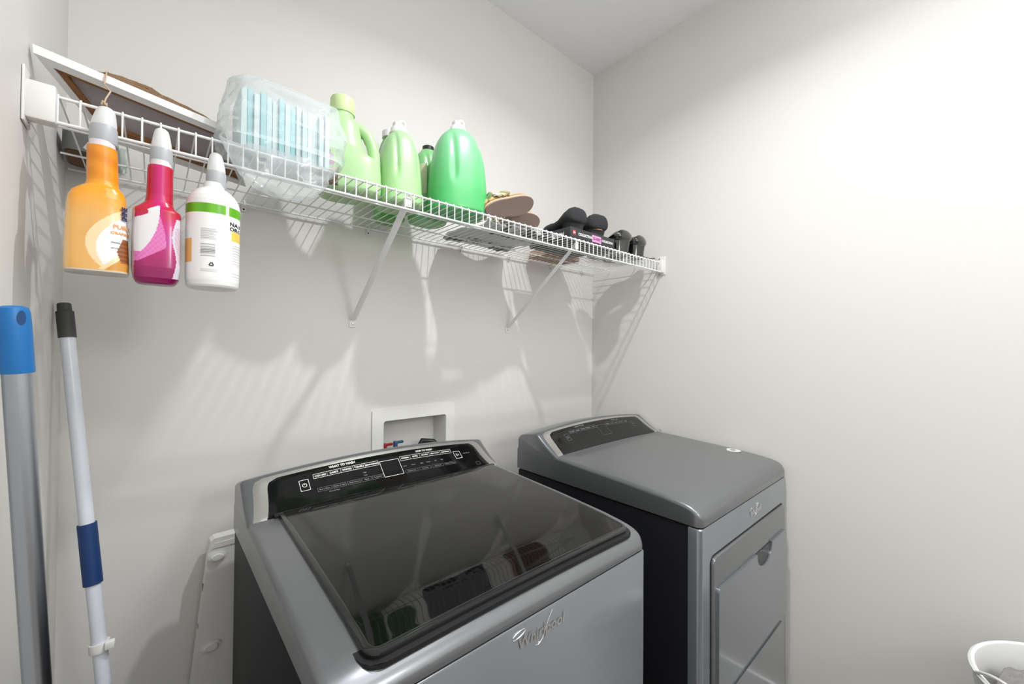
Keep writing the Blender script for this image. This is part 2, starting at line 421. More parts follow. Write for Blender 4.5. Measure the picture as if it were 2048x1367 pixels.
    ringi = [(0.0041 * math.cos(a), 0.0041 * math.sin(a)) for a in [math.radians(110 + 320 * k / 20) for k in range(21)]]
    put(ink, [(p[0], p[1], 0) for p in ring] + [(p[0], p[1], 0) for p in ringi], [(i, i + 1, 22 + i, 21 + i) for i in range(20)], 0.1275, 0.585)
    put(ink, [(-.0007, 0.001, 0), (.0007, 0.001, 0), (.0007, .006, 0), (-.0007, .006, 0)], [(0, 1, 2, 3)], 0.1275, 0.585)
    def tx(m, s, size, x, t, bold=0.0002):
        V2, F2 = text_mesh(s, size, bold); put(m, V2, F2, x, t)
    word = 'WASH' if not fade else 'DRY'
    tx(ink, 'WHAT TO ' + word, 0.0085, 0.226, 0.835, 0.0003); tx(ink, 'HOW TO ' + word, 0.0075, 0.468, 0.825, 0.0002)
    cells = [0.151, 0.184, 0.218, 0.250, 0.283, 0.320]; names = ['COLORS', 'DARKS', 'WHITES', 'TOWELS', 'BEDDING/BULKY'] if not fade else ['COLORS', 'DENIM', 'WHITES', 'TOWELS', 'BULKY']
    for i in range(5):
        frame(ink, cells[i], cells[i + 1], 0.675, 0.765, lw * .8); tx(ink, names[i], 0.0068 if i < 4 else 0.0049, (cells[i] + cells[i + 1]) / 2, 0.718, 0.00025)
    frame(ink, 0.3235, 0.3795, 0.365, 0.732, lw)
    cells = [0.385, 0.417, 0.448, 0.480, 0.518, 0.556]; names = ['NORMAL', 'QUICK', 'DELICATE', 'HEAVY DUTY', 'CLEAN/RINSE'] if not fade else ['NORMAL', 'QUICK', 'DELICATE', 'HEAVY DUTY', 'STEAM']
    for i in range(5):
        frame(ink, cells[i], cells[i + 1], 0.670, 0.765, lw * .7); tx(ink, names[i], 0.0058 if len(names[i]) < 8 else 0.0048, (cells[i] + cells[i + 1]) / 2, 0.718, 0.0002)
    frame(ink, 0.563, 0.586, 0.49, 0.69, lw)
    put(ink, [(-.005, -.005, 0), (-.004, -.005, 0), (-.004, .005, 0), (-.005, .005, 0), (-.004, .005, 0), (.002, 0, 0), (-.004, -.005, 0), (-.004, -.0038, 0), (.0004, 0, 0), (-.004, .0038, 0), (.003, -.003, 0), (.0042, -.003, 0), (.0042, .003, 0), (.003, .003, 0)], [(0, 1, 2, 3), (6, 5, 8, 7), (5, 4, 9, 8), (10, 11, 12, 13)], 0.5745, 0.59)
    if not fade:
        xs_ = [0.153, 0.186, 0.190, 0.221, 0.225, 0.258, 0.262, 0.288, 0.291, 0.320]; nm = ['Extra Rinse', 'Drain & Spin', 'Clean Rinse', 'Signal', 'Temp/Soil']
        for i in range(5):
            frame(dim, xs_[2 * i], xs_[2 * i + 1], 0.375, 0.455, 0.0006); tx(dim, nm[i], 0.0055, (xs_[2 * i] + xs_[2 * i + 1]) / 2, 0.415, 0.0001)
        for i, s in enumerate(['Temperature', 'Soil Level', 'Spin Speed', 'Delay Start/Time']):
            xx = 0.405 + i * 0.043; frame(dim, xx - 0.019, xx + 0.019, 0.36, 0.43, 0.0005); tx(dim, s, 0.005, xx, 0.395, 0.0001)
        tx(dim, 'Rinse & Spin', 0.005, 0.19, 0.33, 0.0001); tx(dim, 'High', 0.005, 0.276, 0.57, .0001); tx(dim, 'Low', 0.005, 0.276, 0.51, .0001)
        for xx, s in ((0.39, 'Cold'), (0.417, 'Warm'), (0.444, 'Light'), (0.466, 'Heavy'), (0.49, 'Off'), (0.512, 'High')): tx(dim, s, 0.005, xx, 0.53, 0.0001)
        frame(dim, 0.622, 0.636, 0.20, 0.29, 0.0006)
        tx(dim, 'Start/Pause', 0.0055, 0.609, 0.61, .0001)
        dim.out('faint_lettering', M_INKD, pn, local=True)
    ink.out('lettering', M_INK if not fade else M_INKD, pn, local=True)
    # raised script badge on the front
    def logo(x, z, size):
        V2, F2 = text_mesh('Whirlpool', size, 0.00045, 0.12)
        m = MB(); tp = -0.0024
        m.add([(x + v[0], tp, z + v[1]) for v in V2], F2)
        def stroke(P, rr): m.tube([(x + a * size, -0.0015, z + b2 * size) for a, b2 in P], rr, 6)
        stroke([(-2.35 + 0.55 * math.cos(a) + .35, 0.62 + 0.17 * math.sin(a) + 0.10 * math.cos(a)) for a in [math.radians(150 - 300 * k / 14) for k in range(15)]], size * 0.034)
        stroke([(0.95, 0.95), (0.55, 0.45), (0.3, -0.1), (0.0, -0.55), (-0.35, -0.72), (-0.6, -0.66)], size * 0.028)
        ob = m.out('badge', M_CHROME, r, local=True); 
        ob['label'] = 'chrome script badge'
    if kind == 'clothes_dryer': logo(0.385, seam - 0.048, 0.022)
    else: logo(0.3605, 0.906, 0.0275)
    return r, fr, seam, ztop, crown, dz

wa = appliance('washing_machine', 0.315, -0.883, 0.701, 'grey top load washing machine with a black glass lid, left of the dryer')
dr = appliance('clothes_dryer', 1.236, -0.912, 0.707, 'grey front load clothes dryer against the right wall')
# washer lid
w = 0.701; r = wa[0]
def lid_z(y): return ztop(y) + 0.004
def lid_outline(off):
    P = []; xa, xb, ya, yb = 0.060 - off, 0.667 + off, 0.021 - off, 0.522
    rr = 0.022 + off
    for k in range(9):
        a = PI + (PI / 2) * k / 8; P.append((xa + rr + rr * math.cos(a), ya + rr + rr * math.sin(a)))
    for k in range(1, 20): P.append((xa + rr + (xb - xa - 2 * rr) * k / 20, ya))
    for k in range(9):
        a = 1.5 * PI + (PI / 2) * k / 8; P.append((xb - rr + rr * math.cos(a), ya + rr + rr * math.sin(a)))
    for k in range(1, 12): P.append((xb, ya + rr + (yb - ya - rr) * k / 12))
    P.append((xb, yb)); P += [(xb + (xa - xb) * k / 12, yb) for k in range(1, 12)]; P.append((xa, yb))
    for k in range(1, 12): P.append((xa, yb + (ya + rr - yb) * k / 12))
    return P
cr = wa[4]
def ring_at(off, dz_): return [(x, y, lid_z(max(y, 0.05)) + cr(x) + dz_ + (0 if y > .05 else -(0.05 - y) * 0.10)) for x, y in lid_outline(off)]
def fill_surface(off, dz_, ny=26, nx_=30):
    P = lid_outline(off); V = []; F = []
    ymin = min(p[1] for p in P); ymax = max(p[1] for p in P); xa = min(p[0] for p in P); xb = max(p[0] for p in P); rr = 0.022 + off
    for j in range(ny + 1):
        y = ymin + (ymax - ymin) * (j / ny) ** 1.3; ins = 0
        if y - ymin < rr: ins = rr - math.sqrt(max(0, rr * rr - (rr - (y - ymin)) ** 2))
        for i in range(nx_ + 1):
            x = xa + ins + (xb - xa - 2 * ins) * i / nx_
            V.append((x, y, lid_z(max(y, 0.05)) + cr(x) + dz_ + (0 if y > .05 else -(0.05 - y) * 0.10)))
    for j in range(ny):
        for i in range(nx_): a = j * (nx_ + 1) + i; F.append((a, a + 1, a + nx_ + 2, a + nx_ + 1))
    return V, F
MB().rings([ring_at(0.010, -0.0095), ring_at(0.010, -0.003)], cap=False).out('lid_gap', M_BLACK, r, local=True)
lg = MB(); v_, f_ = fill_surface(0.010, -0.0030); lg.add(v_, f_); lg.out('lid_gasket', M_BLACK, r, local=True)
lf = MB().rings([ring_at(0.0, -0.003), ring_at(0.001, 0.0035), ring_at(0.0, 0.006), ring_at(-0.006, 0.0078), ring_at(-0.009, 0.0070)], cap=False)
lid = lf.out('lid_frame', mat('lid_frame_black', rgb(24, 24, 26), 0.15, coat=0.5), r, local=True)
lv, lfc = fill_surface(-0.0085, 0.0071); MB().add(lv, lfc).out('lid_glass', M_GLASS, r, local=True)
MB().box((0.05, 0.523, 1.006), (0.675, 0.534, 1.0245), 0.003).out('lid_hinge', mat('hinge_black', rgb(20, 20, 21), 0.2), r, local=True)
# dryer door on the front face
r, fr, seam, _, _, _ = dr
M_DOORD = mat('door_band_paint', rgb(118, 120, 124), 0.22, 0.6, coat=0.4)
MB().prism(rrect(0.610, 0.394, 0.020, cx=0.356, cy=0.645), 1, -0.0012, 0.006).out('door_gap', M_BLACK, r, local=True)
def door_face():
    P = rrect(0.602, 0.386, 0.018, cx=0.356, cy=0.645); m = MB()
    m.rings([[(x, -0.001, z) for x, z in P], [(x, -0.006, z) for x, z in P], [(0.356 + (x - 0.356) * 0.994, -0.0085, 0.645 + (z - 0.645) * 0.99) for x, z in P]])
    return m
door = door_face().out('door', M_DOORD, r, local=True)
# lower, slightly proud leaf of the door with the scooped hand grip
P = []
xa, xb, za, zb = 0.075, 0.654, 0.458, 0.752
for k in range(7): a = PI + (PI / 2) * k / 6; P.append((xa + .012 + .012 * math.cos(a), za + .012 + .012 * math.sin(a)))
for k in range(7): a = 1.5 * PI + (PI / 2) * k / 6; P.append((xb - .012 + .012 * math.cos(a), za + .012 + .012 * math.sin(a)))
for k in range(7): a = (PI / 2) * k / 6; P.append((xb - .014 + .014 * math.cos(a), zb - .014 + .014 * math.sin(a)))
cxn = 0.432
for k in range(17): a = PI * k / 16; P.append((cxn + 0.070 * math.cos(a), zb - 0.052 * math.sin(a) ** 0.8))
for k in range(7): a = PI / 2 + (PI / 2) * k / 6; P.append((xa + .014 + .014 * math.cos(a), zb - .014 + .014 * math.sin(a)))
MB().prism(P, 1, -0.0145, -0.0085).out('door_leaf', M_STEELF, door, local=True)
n = []
for k in range(17): a = PI * k / 16; n.append((cxn + 0.069 * math.cos(a), zb - 0.051 * math.sin(a) ** 0.8))
MB().prism(n, 1, -0.0105, -0.0087).out('grip_recess', mat('grip_dark', rgb(38, 40, 44), 0.3), door, local=True)
MB().prism(rrect(0.602, 0.30, 0.018, cx=0.356, cy=0.27), 1, -0.0045, 0.0005).out('lower_panel', M_STEELF, r, local=True)
# round sticker on the dryer top
bx, by = 0.663, 0.172
zt = ztop(by) + dr[4](bx) + 0.0008
sm = MB().rings([[(bx + a * 0.024 * math.cos(q), by + a * 0.030 * math.sin(q), zt + h) for q in [2 * PI * k / 32 for k in range(32)]] for a, h in ((1, -0.001), (1, 0.0003))])
st = sm.out('badge_disc', M_INK, r, local=True)
mb_ = MB()
V2, F2 = text_mesh('G', 0.026, 0.0012); mb_.add([(bx + v[1], by - v[0], zt + 0.0009) for v in V2], F2)
mb_.out('badge_print', M_INKD, st, local=True)
# cable clips between console and top at the right end
for xx, yy in ((0.66, 0.500), (0.700, 0.508)):
    MB().tube([(xx - 0.012, yy, ztop(.5) + 0.006), (xx, yy - 0.004, ztop(.5) + 0.012), (xx + 0.004, yy - 0.008, ztop(.5) + 0.004)], 0.0022, 8).out('wire_clip', M_SILV, r, local=True)

# ------------------------------------------------------------------ washer outlet box in the wall
ob_ = thing('washer_outlet_box', 'white recessed washer outlet box in the wall behind the washing machine', 'outlet box', (0.90, 0, 0.955))
OX0, OX1, OZ0, OZ1 = 0.731, 1.069, 0.90, 1.1755
o = rrect(OX1 - OX0, OZ1 - OZ0, 0.006, 4, (OX0 + OX1) / 2, (OZ0 + OZ1) / 2); i_ = rrect(1.0295 - .773, 1.1347 - .955, 0.010, 4, (1.0295 + .773) / 2, (1.1347 + .955) / 2)
def rg(P, y): return [(x, y, z) for x, z in P]
i2 = rrect(1.0275 - .775, 1.1327 - .957, 0.008, 4, (1.0295 + .773) / 2, (1.1347 + .955) / 2)
MB().rings([rg(o, -0.0004), rg(o, -0.0045), rg([(x + (0.9 - x) * .004, z) for x, z in o], -0.006), rg(i_, -0.006), rg(i2, -0.003), rg(i2, 0.085)], cap=False).add([(x, 0.085, z) for x, z in i2], [tuple(range(len(i2)))]).out('frame', M_PLAST, ob_)
M_RED = mat('red_handle', rgb(150, 26, 32), 0.4); M_BLU = mat('blue_handle', rgb(48, 84, 120), 0.4); M_BRASS = mat('valve_metal', rgb(170, 168, 160), 0.3, 0.8)
for x, m_, z, nm in ((0.796, M_RED, 1.040, 'red'), (0.838, M_BLU, 1.043, 'blue')):
    v = MB().lathe([(0.001, 0), (0.011, 0), (0.011, 0.03), (0.008, 0.036), (0.008, 0.06), (0.001, 0.06)], c=(x, 0.035, 0.962), n=16).tube([(x, 0.035, 0.985), (x, 0.012, 0.985)], 0.008, 12)
    vo = v.out('valve', M_BRASS, ob_)
    h = MB().box((x - 0.007, 0.028, z - 0.022), (x + 0.006, 0.042, z + 0.006), 0.002).box((x - 0.004, 0.030, z - 0.004), (x + 0.030, 0.040, z + 0.005), 0.002)
    hh = h.out('handle', m_, vo); hh['label'] = nm + ' lever handle'
hose = MB().tube([(0.925, 0.03, 0.96), (0.928, 0.03, 1.01), (0.945, 0.03, 1.036), (0.985, 0.015, 1.030), (1.0, -0.03, 1.0), (1.0, -0.07, 0.93), (1.0, -0.075, 0.8)], 0.0105, 12)
tag(hose.out('drain_hose', mat('black_rubber', rgb(22, 22, 24), 0.45), org=(0.925, 0.03, 0.96)), 'black drain hose hooked into the washer outlet box', 'hose')

# ------------------------------------------------------------------ printed, dense bottle shells
def shell(prof, cx, cy, nth, nz, colfn, rotz=0.0):
    """prof: list of (z, hx, hy, dx, n) interpolated; colfn(th, z, px) gives a colour; th=0 faces the room (-y), positive to the right"""
    zs_ = [p[0] for p in prof]; z0, z1 = zs_[0], zs_[-1]
    def ip(z):
        for a, b_ in zip(prof, prof[1:]):
            if z <= b_[0] + 1e-9:
                t = (z - a[0]) / max(1e-9, b_[0] - a[0]); return [a[i] + (b_[i] - a[i]) * t for i in range(5)]
        return list(prof[-1])
    zm, hxm, hym, _d, nm_ = max(prof, key=lambda p: p[1])
    fine = [(-PI + 2 * PI * k / 4000) for k in range(4001)]; pts_ = [(hxm * math.copysign(abs(math.sin(t)) ** (2 / nm_), math.sin(t)), hym * math.copysign(abs(math.cos(t)) ** (2 / nm_), math.cos(t))) for t in fine]
    acc = [0.0]
    for p, q in zip(pts_, pts_[1:]): acc.append(acc[-1] + math.hypot(p[0] - q[0], p[1] - q[1]))
    THS = []; j_ = 0
    for k in range(nth):
        while acc[j_] < acc[-1] * k / nth: j_ += 1
        THS.append(fine[j_])
    levels = sorted(set([round(z0 + (z1 - z0) * j / nz, 5) for j in range(nz + 1)] + [round(z, 5) for z in zs_]))
    V = []; C = []; F = []; c_, s_ = math.cos(rotz), math.sin(rotz)
    for z in levels:
        _, hx, hy, dx, n = ip(z)
        for k in range(nth):
            th = THS[k]
            a, b_ = math.sin(th), -math.cos(th)
            x = dx + hx * math.copysign(abs(a) ** (2 / n), a); y = hy * math.copysign(abs(b_) ** (2 / n), b_)
            V.append((cx + x * c_ - y * s_, cy + x * s_ + y * c_, z)); C.append(colfn(th, z, x, y))
    m = len(levels)
    for j in range(m - 1):
        for k in range(nth): F.append((j * nth + k, j * nth + (k + 1) % nth, (j + 1) * nth + (k + 1) % nth, (j + 1) * nth + k))
    for j, zz in ((0, z0), (m - 1, z1)):
        F.append(tuple(j * nth + k for k in range(nth)))
    return V, F, C
def mixc(a, b_, t): t = max(0, min(1, t)); return tuple(a[i] + (b_[i] - a[i]) * t for i in range(3))
M_SLEEVE = mat('printed_sleeve', (1, 1, 1, 1), 0.28, vcol=True, sub=0.08, coat=0.3)
M_SPRAY = film('frosted_sprayer', rgb(235, 236, 236), 0.72, 0.35)
M_COLLAR = mat('grey_collar', rgb(172, 174, 178), 0.4)
M_NECK = mat('clear_neck', rgb(222, 214, 220), 0.2)

def sprayer(root, cx, cy, zc, hw=0.0165, hh=0.030, top=0.042, trig=-0.02, lean=0.0):
    """collar and shroud; the nozzle and trigger go back through the lip of the shelf"""
    MB().lathe([(0.001, 0), (hw, 0), (hw * 1.05, 0.003), (hw * 1.02, hh - 0.003), (hw * .95, hh), (0.001, hh)], c=(cx, cy, zc), n=48, flute=(0.004, hh - .004)).out('collar', M_COLLAR, root)
    R = []
    for t, a, b_, dy in ((0, .90, .95, 0), (.10, .95, 1.0, 0.001), (.30, .89, 1.05, 0.003), (.55, .80, 1.05, 0.006), (.78, .70, .95, 0.008), (.90, .60, .82, 0.009), (.97, .42, .6, 0.010), (1.0, .18, .3, 0.0105)):
        R.append([(cx + lean * t + hw * a * math.cos(q), cy + dy + hw * b_ * math.sin(q), zc + hh + top * t) for q in [2 * PI * k / 24 for k in range(24)]])
    MB().rings(R).out('shroud', M_SPRAY, root)
    zt = zc + hh + top * .72
    MB().box((cx + lean - 0.006, cy + 0.010, zt - 0.009), (cx + lean + 0.006, cy + 0.056, zt + 0.004), 0.002).out('nozzle', M_SPRAY, root)
    MB().tube([(cx + lean, cy + 0.040, zt - 0.006), (cx + trig * .4, cy + 0.048, zt - 0.028), (cx + trig, cy + 0.052, zt - 0.052)], [0.006, 0.0055, 0.0045], 10).out('trigger', M_SPRAY, root)

YB = -0.452
# orange bottle
r1 = thing('spray_bottle', 'orange spray bottle with a cream and white petal label, hanging leftmost on the shelf lip', 'spray bottle', (0.087, YB, 1.513), 0, 'spray bottles hung on the shelf lip')
C_OR, C_OD, C_TAN, C_CR, C_WH = rgb(240, 158, 22), rgb(222, 130, 8), rgb(233, 178, 98), rgb(252, 216, 170), rgb(240, 240, 240)
def petal(u, v, cx, top, bot, bulge):
    """inside of a leaf shape: v from bot..top, left edge bulges by bulge"""
    if v < bot or v > top: return None
    t = (v - bot) / (top - bot); return cx - bulge * math.sin(PI * t ** 0.8)
def col1(th, z, x, y):
    if z > 1.716: return (0.75, 0.68, 0.72)
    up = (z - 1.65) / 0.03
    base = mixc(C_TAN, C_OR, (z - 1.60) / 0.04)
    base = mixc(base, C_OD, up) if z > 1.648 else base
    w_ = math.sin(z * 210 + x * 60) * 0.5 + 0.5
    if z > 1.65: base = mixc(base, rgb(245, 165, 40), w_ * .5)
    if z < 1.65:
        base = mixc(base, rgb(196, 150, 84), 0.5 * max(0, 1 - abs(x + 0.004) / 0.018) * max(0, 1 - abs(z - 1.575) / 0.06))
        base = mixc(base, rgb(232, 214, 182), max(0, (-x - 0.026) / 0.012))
    if y < 0.004 and 1.517 < z < 1.617:
        t = (z - 1.517) / 0.1
        l1 = 0.030 - 0.040 * math.sin(PI * min(1, t * .93 + .035)) ** 0.75 - .010 * (1 - t) + (.012 * t)
        l2 = 0.034 - 0.026 * math.sin(PI * min(1, t * 1.05 + .02)) ** 0.9 - .016 * (1 - t) + .008 * t
        if x > l1 and t < 0.99: base = C_CR
        if x > l2 and t < 0.90: base = C_WH
        r_ = 0.020 + 0.05 * abs(t - .30) ** 1.1
        if t < .34 and x > 0.004 + 0.10 * t: base = C_CR if x < 0.012 + .1 * t else rgb(214, 150, 60)
        if .12 < t < .52 and x > 0.0255 + .03 * abs(t - .30): base = mixc(rgb(120, 62, 26), rgb(160, 92, 40), math.sin(z * 900) * .5 + .5)
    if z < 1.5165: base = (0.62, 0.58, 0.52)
    return base
pf = [(1.5120, .0355, .024, .002, 3.2), (1.5140, .0372, .0265, .002, 3.6), (1.53, .0375, .027, .002, 3.8), (1.58, .0362, .0275, .0012, 3.6), (1.618, .0345, .027, .001, 3.2), (1.632, .0335, .026, .0015, 2.9),
      (1.641, .0310, .0245, .003, 2.6), (1.648, .0255, .0225, .005, 2.4), (1.653, .0205, .0200, .0063, 2.2), (1.660, .0188, .0190, .0065, 2.1), (1.70, .0183, .0185, .0055, 2.05), (1.7165, .0178, .018, .005, 2), (1.7170, .0160, .016, .005, 2), (1.726, .0155, .0155, .005, 2)]
v_, f_, c_ = shell(pf, 0.0865, YB, 200, 190, col1, 0.0)
b1 = mesh('body', v_, f_, M_SLEEVE, r1, cols=c_)
sprayer(r1, 0.0925, YB + .002, 1.7245, 0.0165, 0.028, 0.036, -0.024, 0.002)
def wrap_text(parent, nm, txt, size, u, z, m_, hx, hy, n, dx, cx, cy, bold=.0003, rotate=0):
    V2, F2 = text_mesh(txt, size, bold); V = []
    for v in V2:
        a_, b_ = (v[0], v[1]) if not rotate else (-v[1], v[0])
        X = u + a_; X = max(-hx * .999, min(hx * .999, X)); s = X / hx
        yy = -hy * (max(0, 1 - abs(s) ** n)) ** (1 / n) - 0.0006
        V.append((cx + dx + X, cy + yy, z + b_))
    return mesh(nm, V, F2, m_, parent)
M_TXO = mat('orange_print', rgb(232, 160, 96), 0.5); M_TXN = mat('navy_print', rgb(44, 52, 92), 0.5); M_TXK = mat('black_print', rgb(40, 42, 44), 0.5)
wrap_text(r1, 'lettering', 'PURE', 0.0095, 0.0300, 1.587, M_TXO, .0372, .0272, 3.6, .0015, 0.0865, YB)
wrap_text(r1, 'lettering', 'ORANGE', 0.0060, 0.0290, 1.577, M_TXO, .0372, .0272, 3.6, .0015, 0.0865, YB)
wrap_text(r1, 'lettering', 'cleans', 0.0045, 0.0225, 1.562, M_INKD, .0372, .0272, 3.6, .0015, 0.0865, YB, 0.0001)
wrap_text(r1, 'lettering', 'wood', 0.0045, 0.0225, 1.553, M_INKD, .0372, .0272, 3.6, .0015, 0.0865, YB, 0.0001)
wrap_text(r1, 'lettering', 'SHINE', 0.0080, 0.0325, 1.610, M_TXN, .0372, .0272, 3.6, .0012, 0.0865, YB, .0005, 1)

# magenta bottle
r2 = thing('spray_bottle', 'magenta spray bottle with a pink and white leaf label, between the orange and white ones', 'spray bottle', (0.16, YB, 1.503), 0, 'spray bottles hung on the shelf lip')
def col2(th, z, x, y):
    if z > 1.706: return (0.72, 0.66, 0.68)
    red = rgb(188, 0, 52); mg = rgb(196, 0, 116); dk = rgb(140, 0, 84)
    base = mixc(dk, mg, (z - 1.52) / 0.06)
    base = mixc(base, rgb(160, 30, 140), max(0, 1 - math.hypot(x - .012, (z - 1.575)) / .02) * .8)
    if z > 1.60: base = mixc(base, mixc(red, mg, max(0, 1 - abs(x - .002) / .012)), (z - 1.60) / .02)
    if y < 0.006 and z < 1.634:
        # white label and pink swoosh, left
        R = 0.0035 + 0.0 * z
        t = (z - 1.553) / (1.634 - 1.553)
        if t > 0:
            e = 0.003 * (1 - (1 - t) ** 3.0) * 1.0 - .020 * (1 - t) ** 2.5
            top = 1.604 + 0.020 * max(0, (x + .033) / .036) ** 1.4 + (0.008 if x > -.012 else 0)
            if x < e and z < top + .004: base = rgb(222, 220, 222)
        t2 = (z - 1.538) / (1.616 - 1.538)
        if 0 < t2 < 1:
            e2 = 0.0125 * math.sin(PI * (t2 * .62 + .25)) ** 1.2 + .001 - .030 * max(0, .32 - t2) / .32
            e = 0.003 * (1 - (1 - max(0, t)) ** 3.0) - .020 * (1 - max(0, t)) ** 2.5 if t > 0 else -.06
            if x > e and x < e2 - .002: base = mixc(rgb(222, 118, 186), rgb(206, 96, 160), math.sin(x * 900) * math.sin(z * 700) * .5 + .3)
        # clear white instruction label on the right
        er = 0.0195 + 0.006 * math.sin((z - 1.50) * 38) ** 2
        if x > er + (.006 if z > 1.615 else 0) and z > 1.512 and z < 1.628:
            base = rgb(208, 202, 212)
            if 1.535 < z < 1.60 and (int((z + x * .25) * 650) % 2 == 0) and x < .0315 and x > er + .003: base = rgb(186, 150, 168)
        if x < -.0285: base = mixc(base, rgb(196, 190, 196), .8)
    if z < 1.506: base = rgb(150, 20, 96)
    return base
pf = [(1.5020, .0235, .018, 0, 3), (1.5045, .0265, .022, 0, 3.2), (1.512, .0305, .0255, 0, 3.6), (1.53, .0325, .027, 0, 3.8), (1.60, .0322, .027, 0, 3.8), (1.624, .0320, .0265, 0, 3.4), (1.6275, .0310, .0262, 0, 3.2),
      (1.634, .0235, .023, 0, 2.8), (1.642, .0190, .020, .002, 2.4), (1.655, .0178, .0185, .0028, 2.1), (1.70, .0172, .0175, .003, 2.05), (1.7065, .0170, .017, .0035, 2), (1.7070, .015, .015, .0035, 2), (1.716, .0145, .0145, .0035, 2)]
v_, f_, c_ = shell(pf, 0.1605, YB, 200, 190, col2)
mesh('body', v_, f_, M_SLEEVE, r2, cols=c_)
sprayer(r2, 0.1645, YB + .002, 1.7105, 0.0150, 0.028, 0.040, 0.006, 0.0)

# white bottle
r3 = thing('spray_bottle', 'white spray bottle with green label bands and a barcode, hanging rightmost', 'spray bottle', (0.2395, YB, 1.502), 0, 'spray bottles hung on the shelf lip')
G1 = rgb(108, 186, 34); G2 = rgb(92, 168, 20)
def col3(th, z, x, y):
    a = th
    base = rgb(232, 232, 232)
    if 1.515 < z < 1.6505 and y < .03:
        lab = None
        if -1.9 < a < 0.36: lab = -1
        elif 0.50 < a < 2.2: lab = 1
        if lab:
            base = rgb(244, 243, 242)
            if z > 1.6335: return mixc(G1, G2, math.sin(x * 300) * .5 + .5)
            if lab == -1:
                if a < -.93 and 1.546 < z < 1.588: return rgb(240, 178, 104)
                if -.55 < a < .12:
                    if 1.586 < z < 1.606 and (int(z * 1000) % 3 != 0) and a < .12 - .25 * ((int(z * 1000) * 7) % 5) / 5: return rgb(196, 196, 198)
                    if 1.555 < z < 1.579 and a < -.02:
                        k = int((z - 1.555) * 1600); return rgb(130, 130, 132) if (k * 7 + k * k) % 5 in (0, 2) else rgb(228, 228, 228)
                    if z > 1.528 and z < 1.5335 and int(z * 1100) % 2 == 0: return rgb(190, 190, 192)
            else:
                if a > .62 and 1.590 < z < 1.6075: return rgb(238, 204, 92)
                if a > .66 and 1.520 < z < 1.583 and int(z * 420) % 2 == 0 and int(z * 90) % 6 != 0: return rgb(206, 206, 206)
    return base
pf = [(1.5020, .034, .034, 0, 2), (1.5035, .0375, .0375, 0, 2), (1.507, .0395, .0395, 0, 2), (1.520, .0408, .0408, 0, 2), (1.60, .0412, .0412, 0, 2), (1.652, .0412, .0412, 0, 2), (1.660, .0400, .0400, 0, 2), (1.668, .0372, .0372, 0, 2),
      (1.675, .0330, .0330, 0, 2), (1.681, .0275, .0275, 0, 2), (1.6855, .0215, .0215, 0, 2), (1.688, .0165, .0165, 0, 2), (1.698, .0155, .0155, 0, 2)]
v_, f_, c_ = shell(pf, 0.2395, YB, 200, 200, col3)
mesh('body', v_, f_, mat('white_bottle', (1, 1, 1, 1), 0.3, vcol=True, sub=0.1), r3, cols=c_)
sprayer(r3, 0.2425, YB + .002, 1.692, 0.0152, 0.029, 0.039, 0.004, 0.0)
for s_, zz in (('NATURAL', 1.620), ('ORGANIC', 1.611)):
    wrap_text(r3, 'lettering', s_, 0.0095, 0.0425, zz, M_TXK, .0413, .0413, 2, 0, 0.2395, YB)
# recycling mark
rc = MB()
for k in range(3):
    a0 = math.radians(90 + 120 * k); a1 = math.radians(90 + 120 * (k + 1)); R_ = 0.0044
    p0 = Vector((R_ * math.cos(a0), R_ * math.sin(a0))); p1 = Vector((R_ * math.cos(a1), R_ * math.sin(a1)))
    p0, p1 = p0.lerp(p1, .12), p0.lerp(p1, .72); d = (p1 - p0).normalized(); n_ = Vector((-d.y, d.x)) * .0008
    pts = [p0 + n_, p0 - n_, p1 - n_, p1 + n_, p1 + n_ * 2, p1 - n_ * 2, p1 + d * .0017]
    V = []
    for p in pts:
        X = p.x - 0.006; V.append((0.2395 + X, YB - math.sqrt(.0413 ** 2 - X * X) - .0004, 1.542 + p.y))
    rc.add(V, [(0, 1, 2, 3), (4, 5, 6)])
rc.out('recycling_mark', M_TXK, r3)

# ------------------------------------------------------------------ picture frame board leaning at the left end of the shelf
L0 = Vector((0.006, -0.386, 1.868)); Lb = Vector((0.080, -0.236, 1.8075)); dA = Vector((0.945, 0.285, -0.016)).normalized(); LEN = 0.60
dB = (Lb - L0); wB = dB.length; dB.normalize(); nrm = dA.cross(dB).normalized()
if nrm.z < 0: nrm = -nrm
dAl = (Vector((0.312, -0.150, 1.8075)) - Lb).normalized(); 
LEN = 0.27
fr_ = thing('picture_frame', 'white box frame leaning on the left end of the wire shelf', 'picture frame', (0.25, -0.25, 1.81))
def quad(s, t, h=0.0):   # s along the long edge, t from upper edge 0 to lower edge 1
    a = L0 + dA * (LEN * s); b_ = Lb + dAl * (LEN * s); return a.lerp(b_, t) + nrm * h
def slab4(m, s0, s1, t0, t1, h0, h1):
    V = [quad(s, t, h) for h in (h0, h1) for s, t in ((s0, t0), (s1, t0), (s1, t1), (s0, t1))]
    m.add(V, [(0, 1, 2, 3), (4, 5, 6, 7), (0, 1, 5, 4), (1, 2, 6, 5), (2, 3, 7, 6), (3, 0, 4, 7)])
rm = MB(); slab4(rm, 0, 1, 0, .10, 0, .020); slab4(rm, 0, 1, .90, 1, 0, .020); slab4(rm, 0, .045, .10, .90, 0, .020); slab4(rm, .955, 1, .10, .90, 0, .020)
rm.out('frame', mat('white_frame_paint', rgb(226, 224, 222), 0.45), fr_, smooth=False)
lm = MB(); slab4(lm, .045, .955, .10, .16, 0.004, .016); slab4(lm, .045, .955, .76, .90, 0.004, .016); slab4(lm, .045, .085, .16, .76, 0.004, .016)
lm.out('inner_lip', M_SKIN, fr_, smooth=False)
pm = MB(); slab4(pm, .045, .955, .10, .90, 0.013, .016)
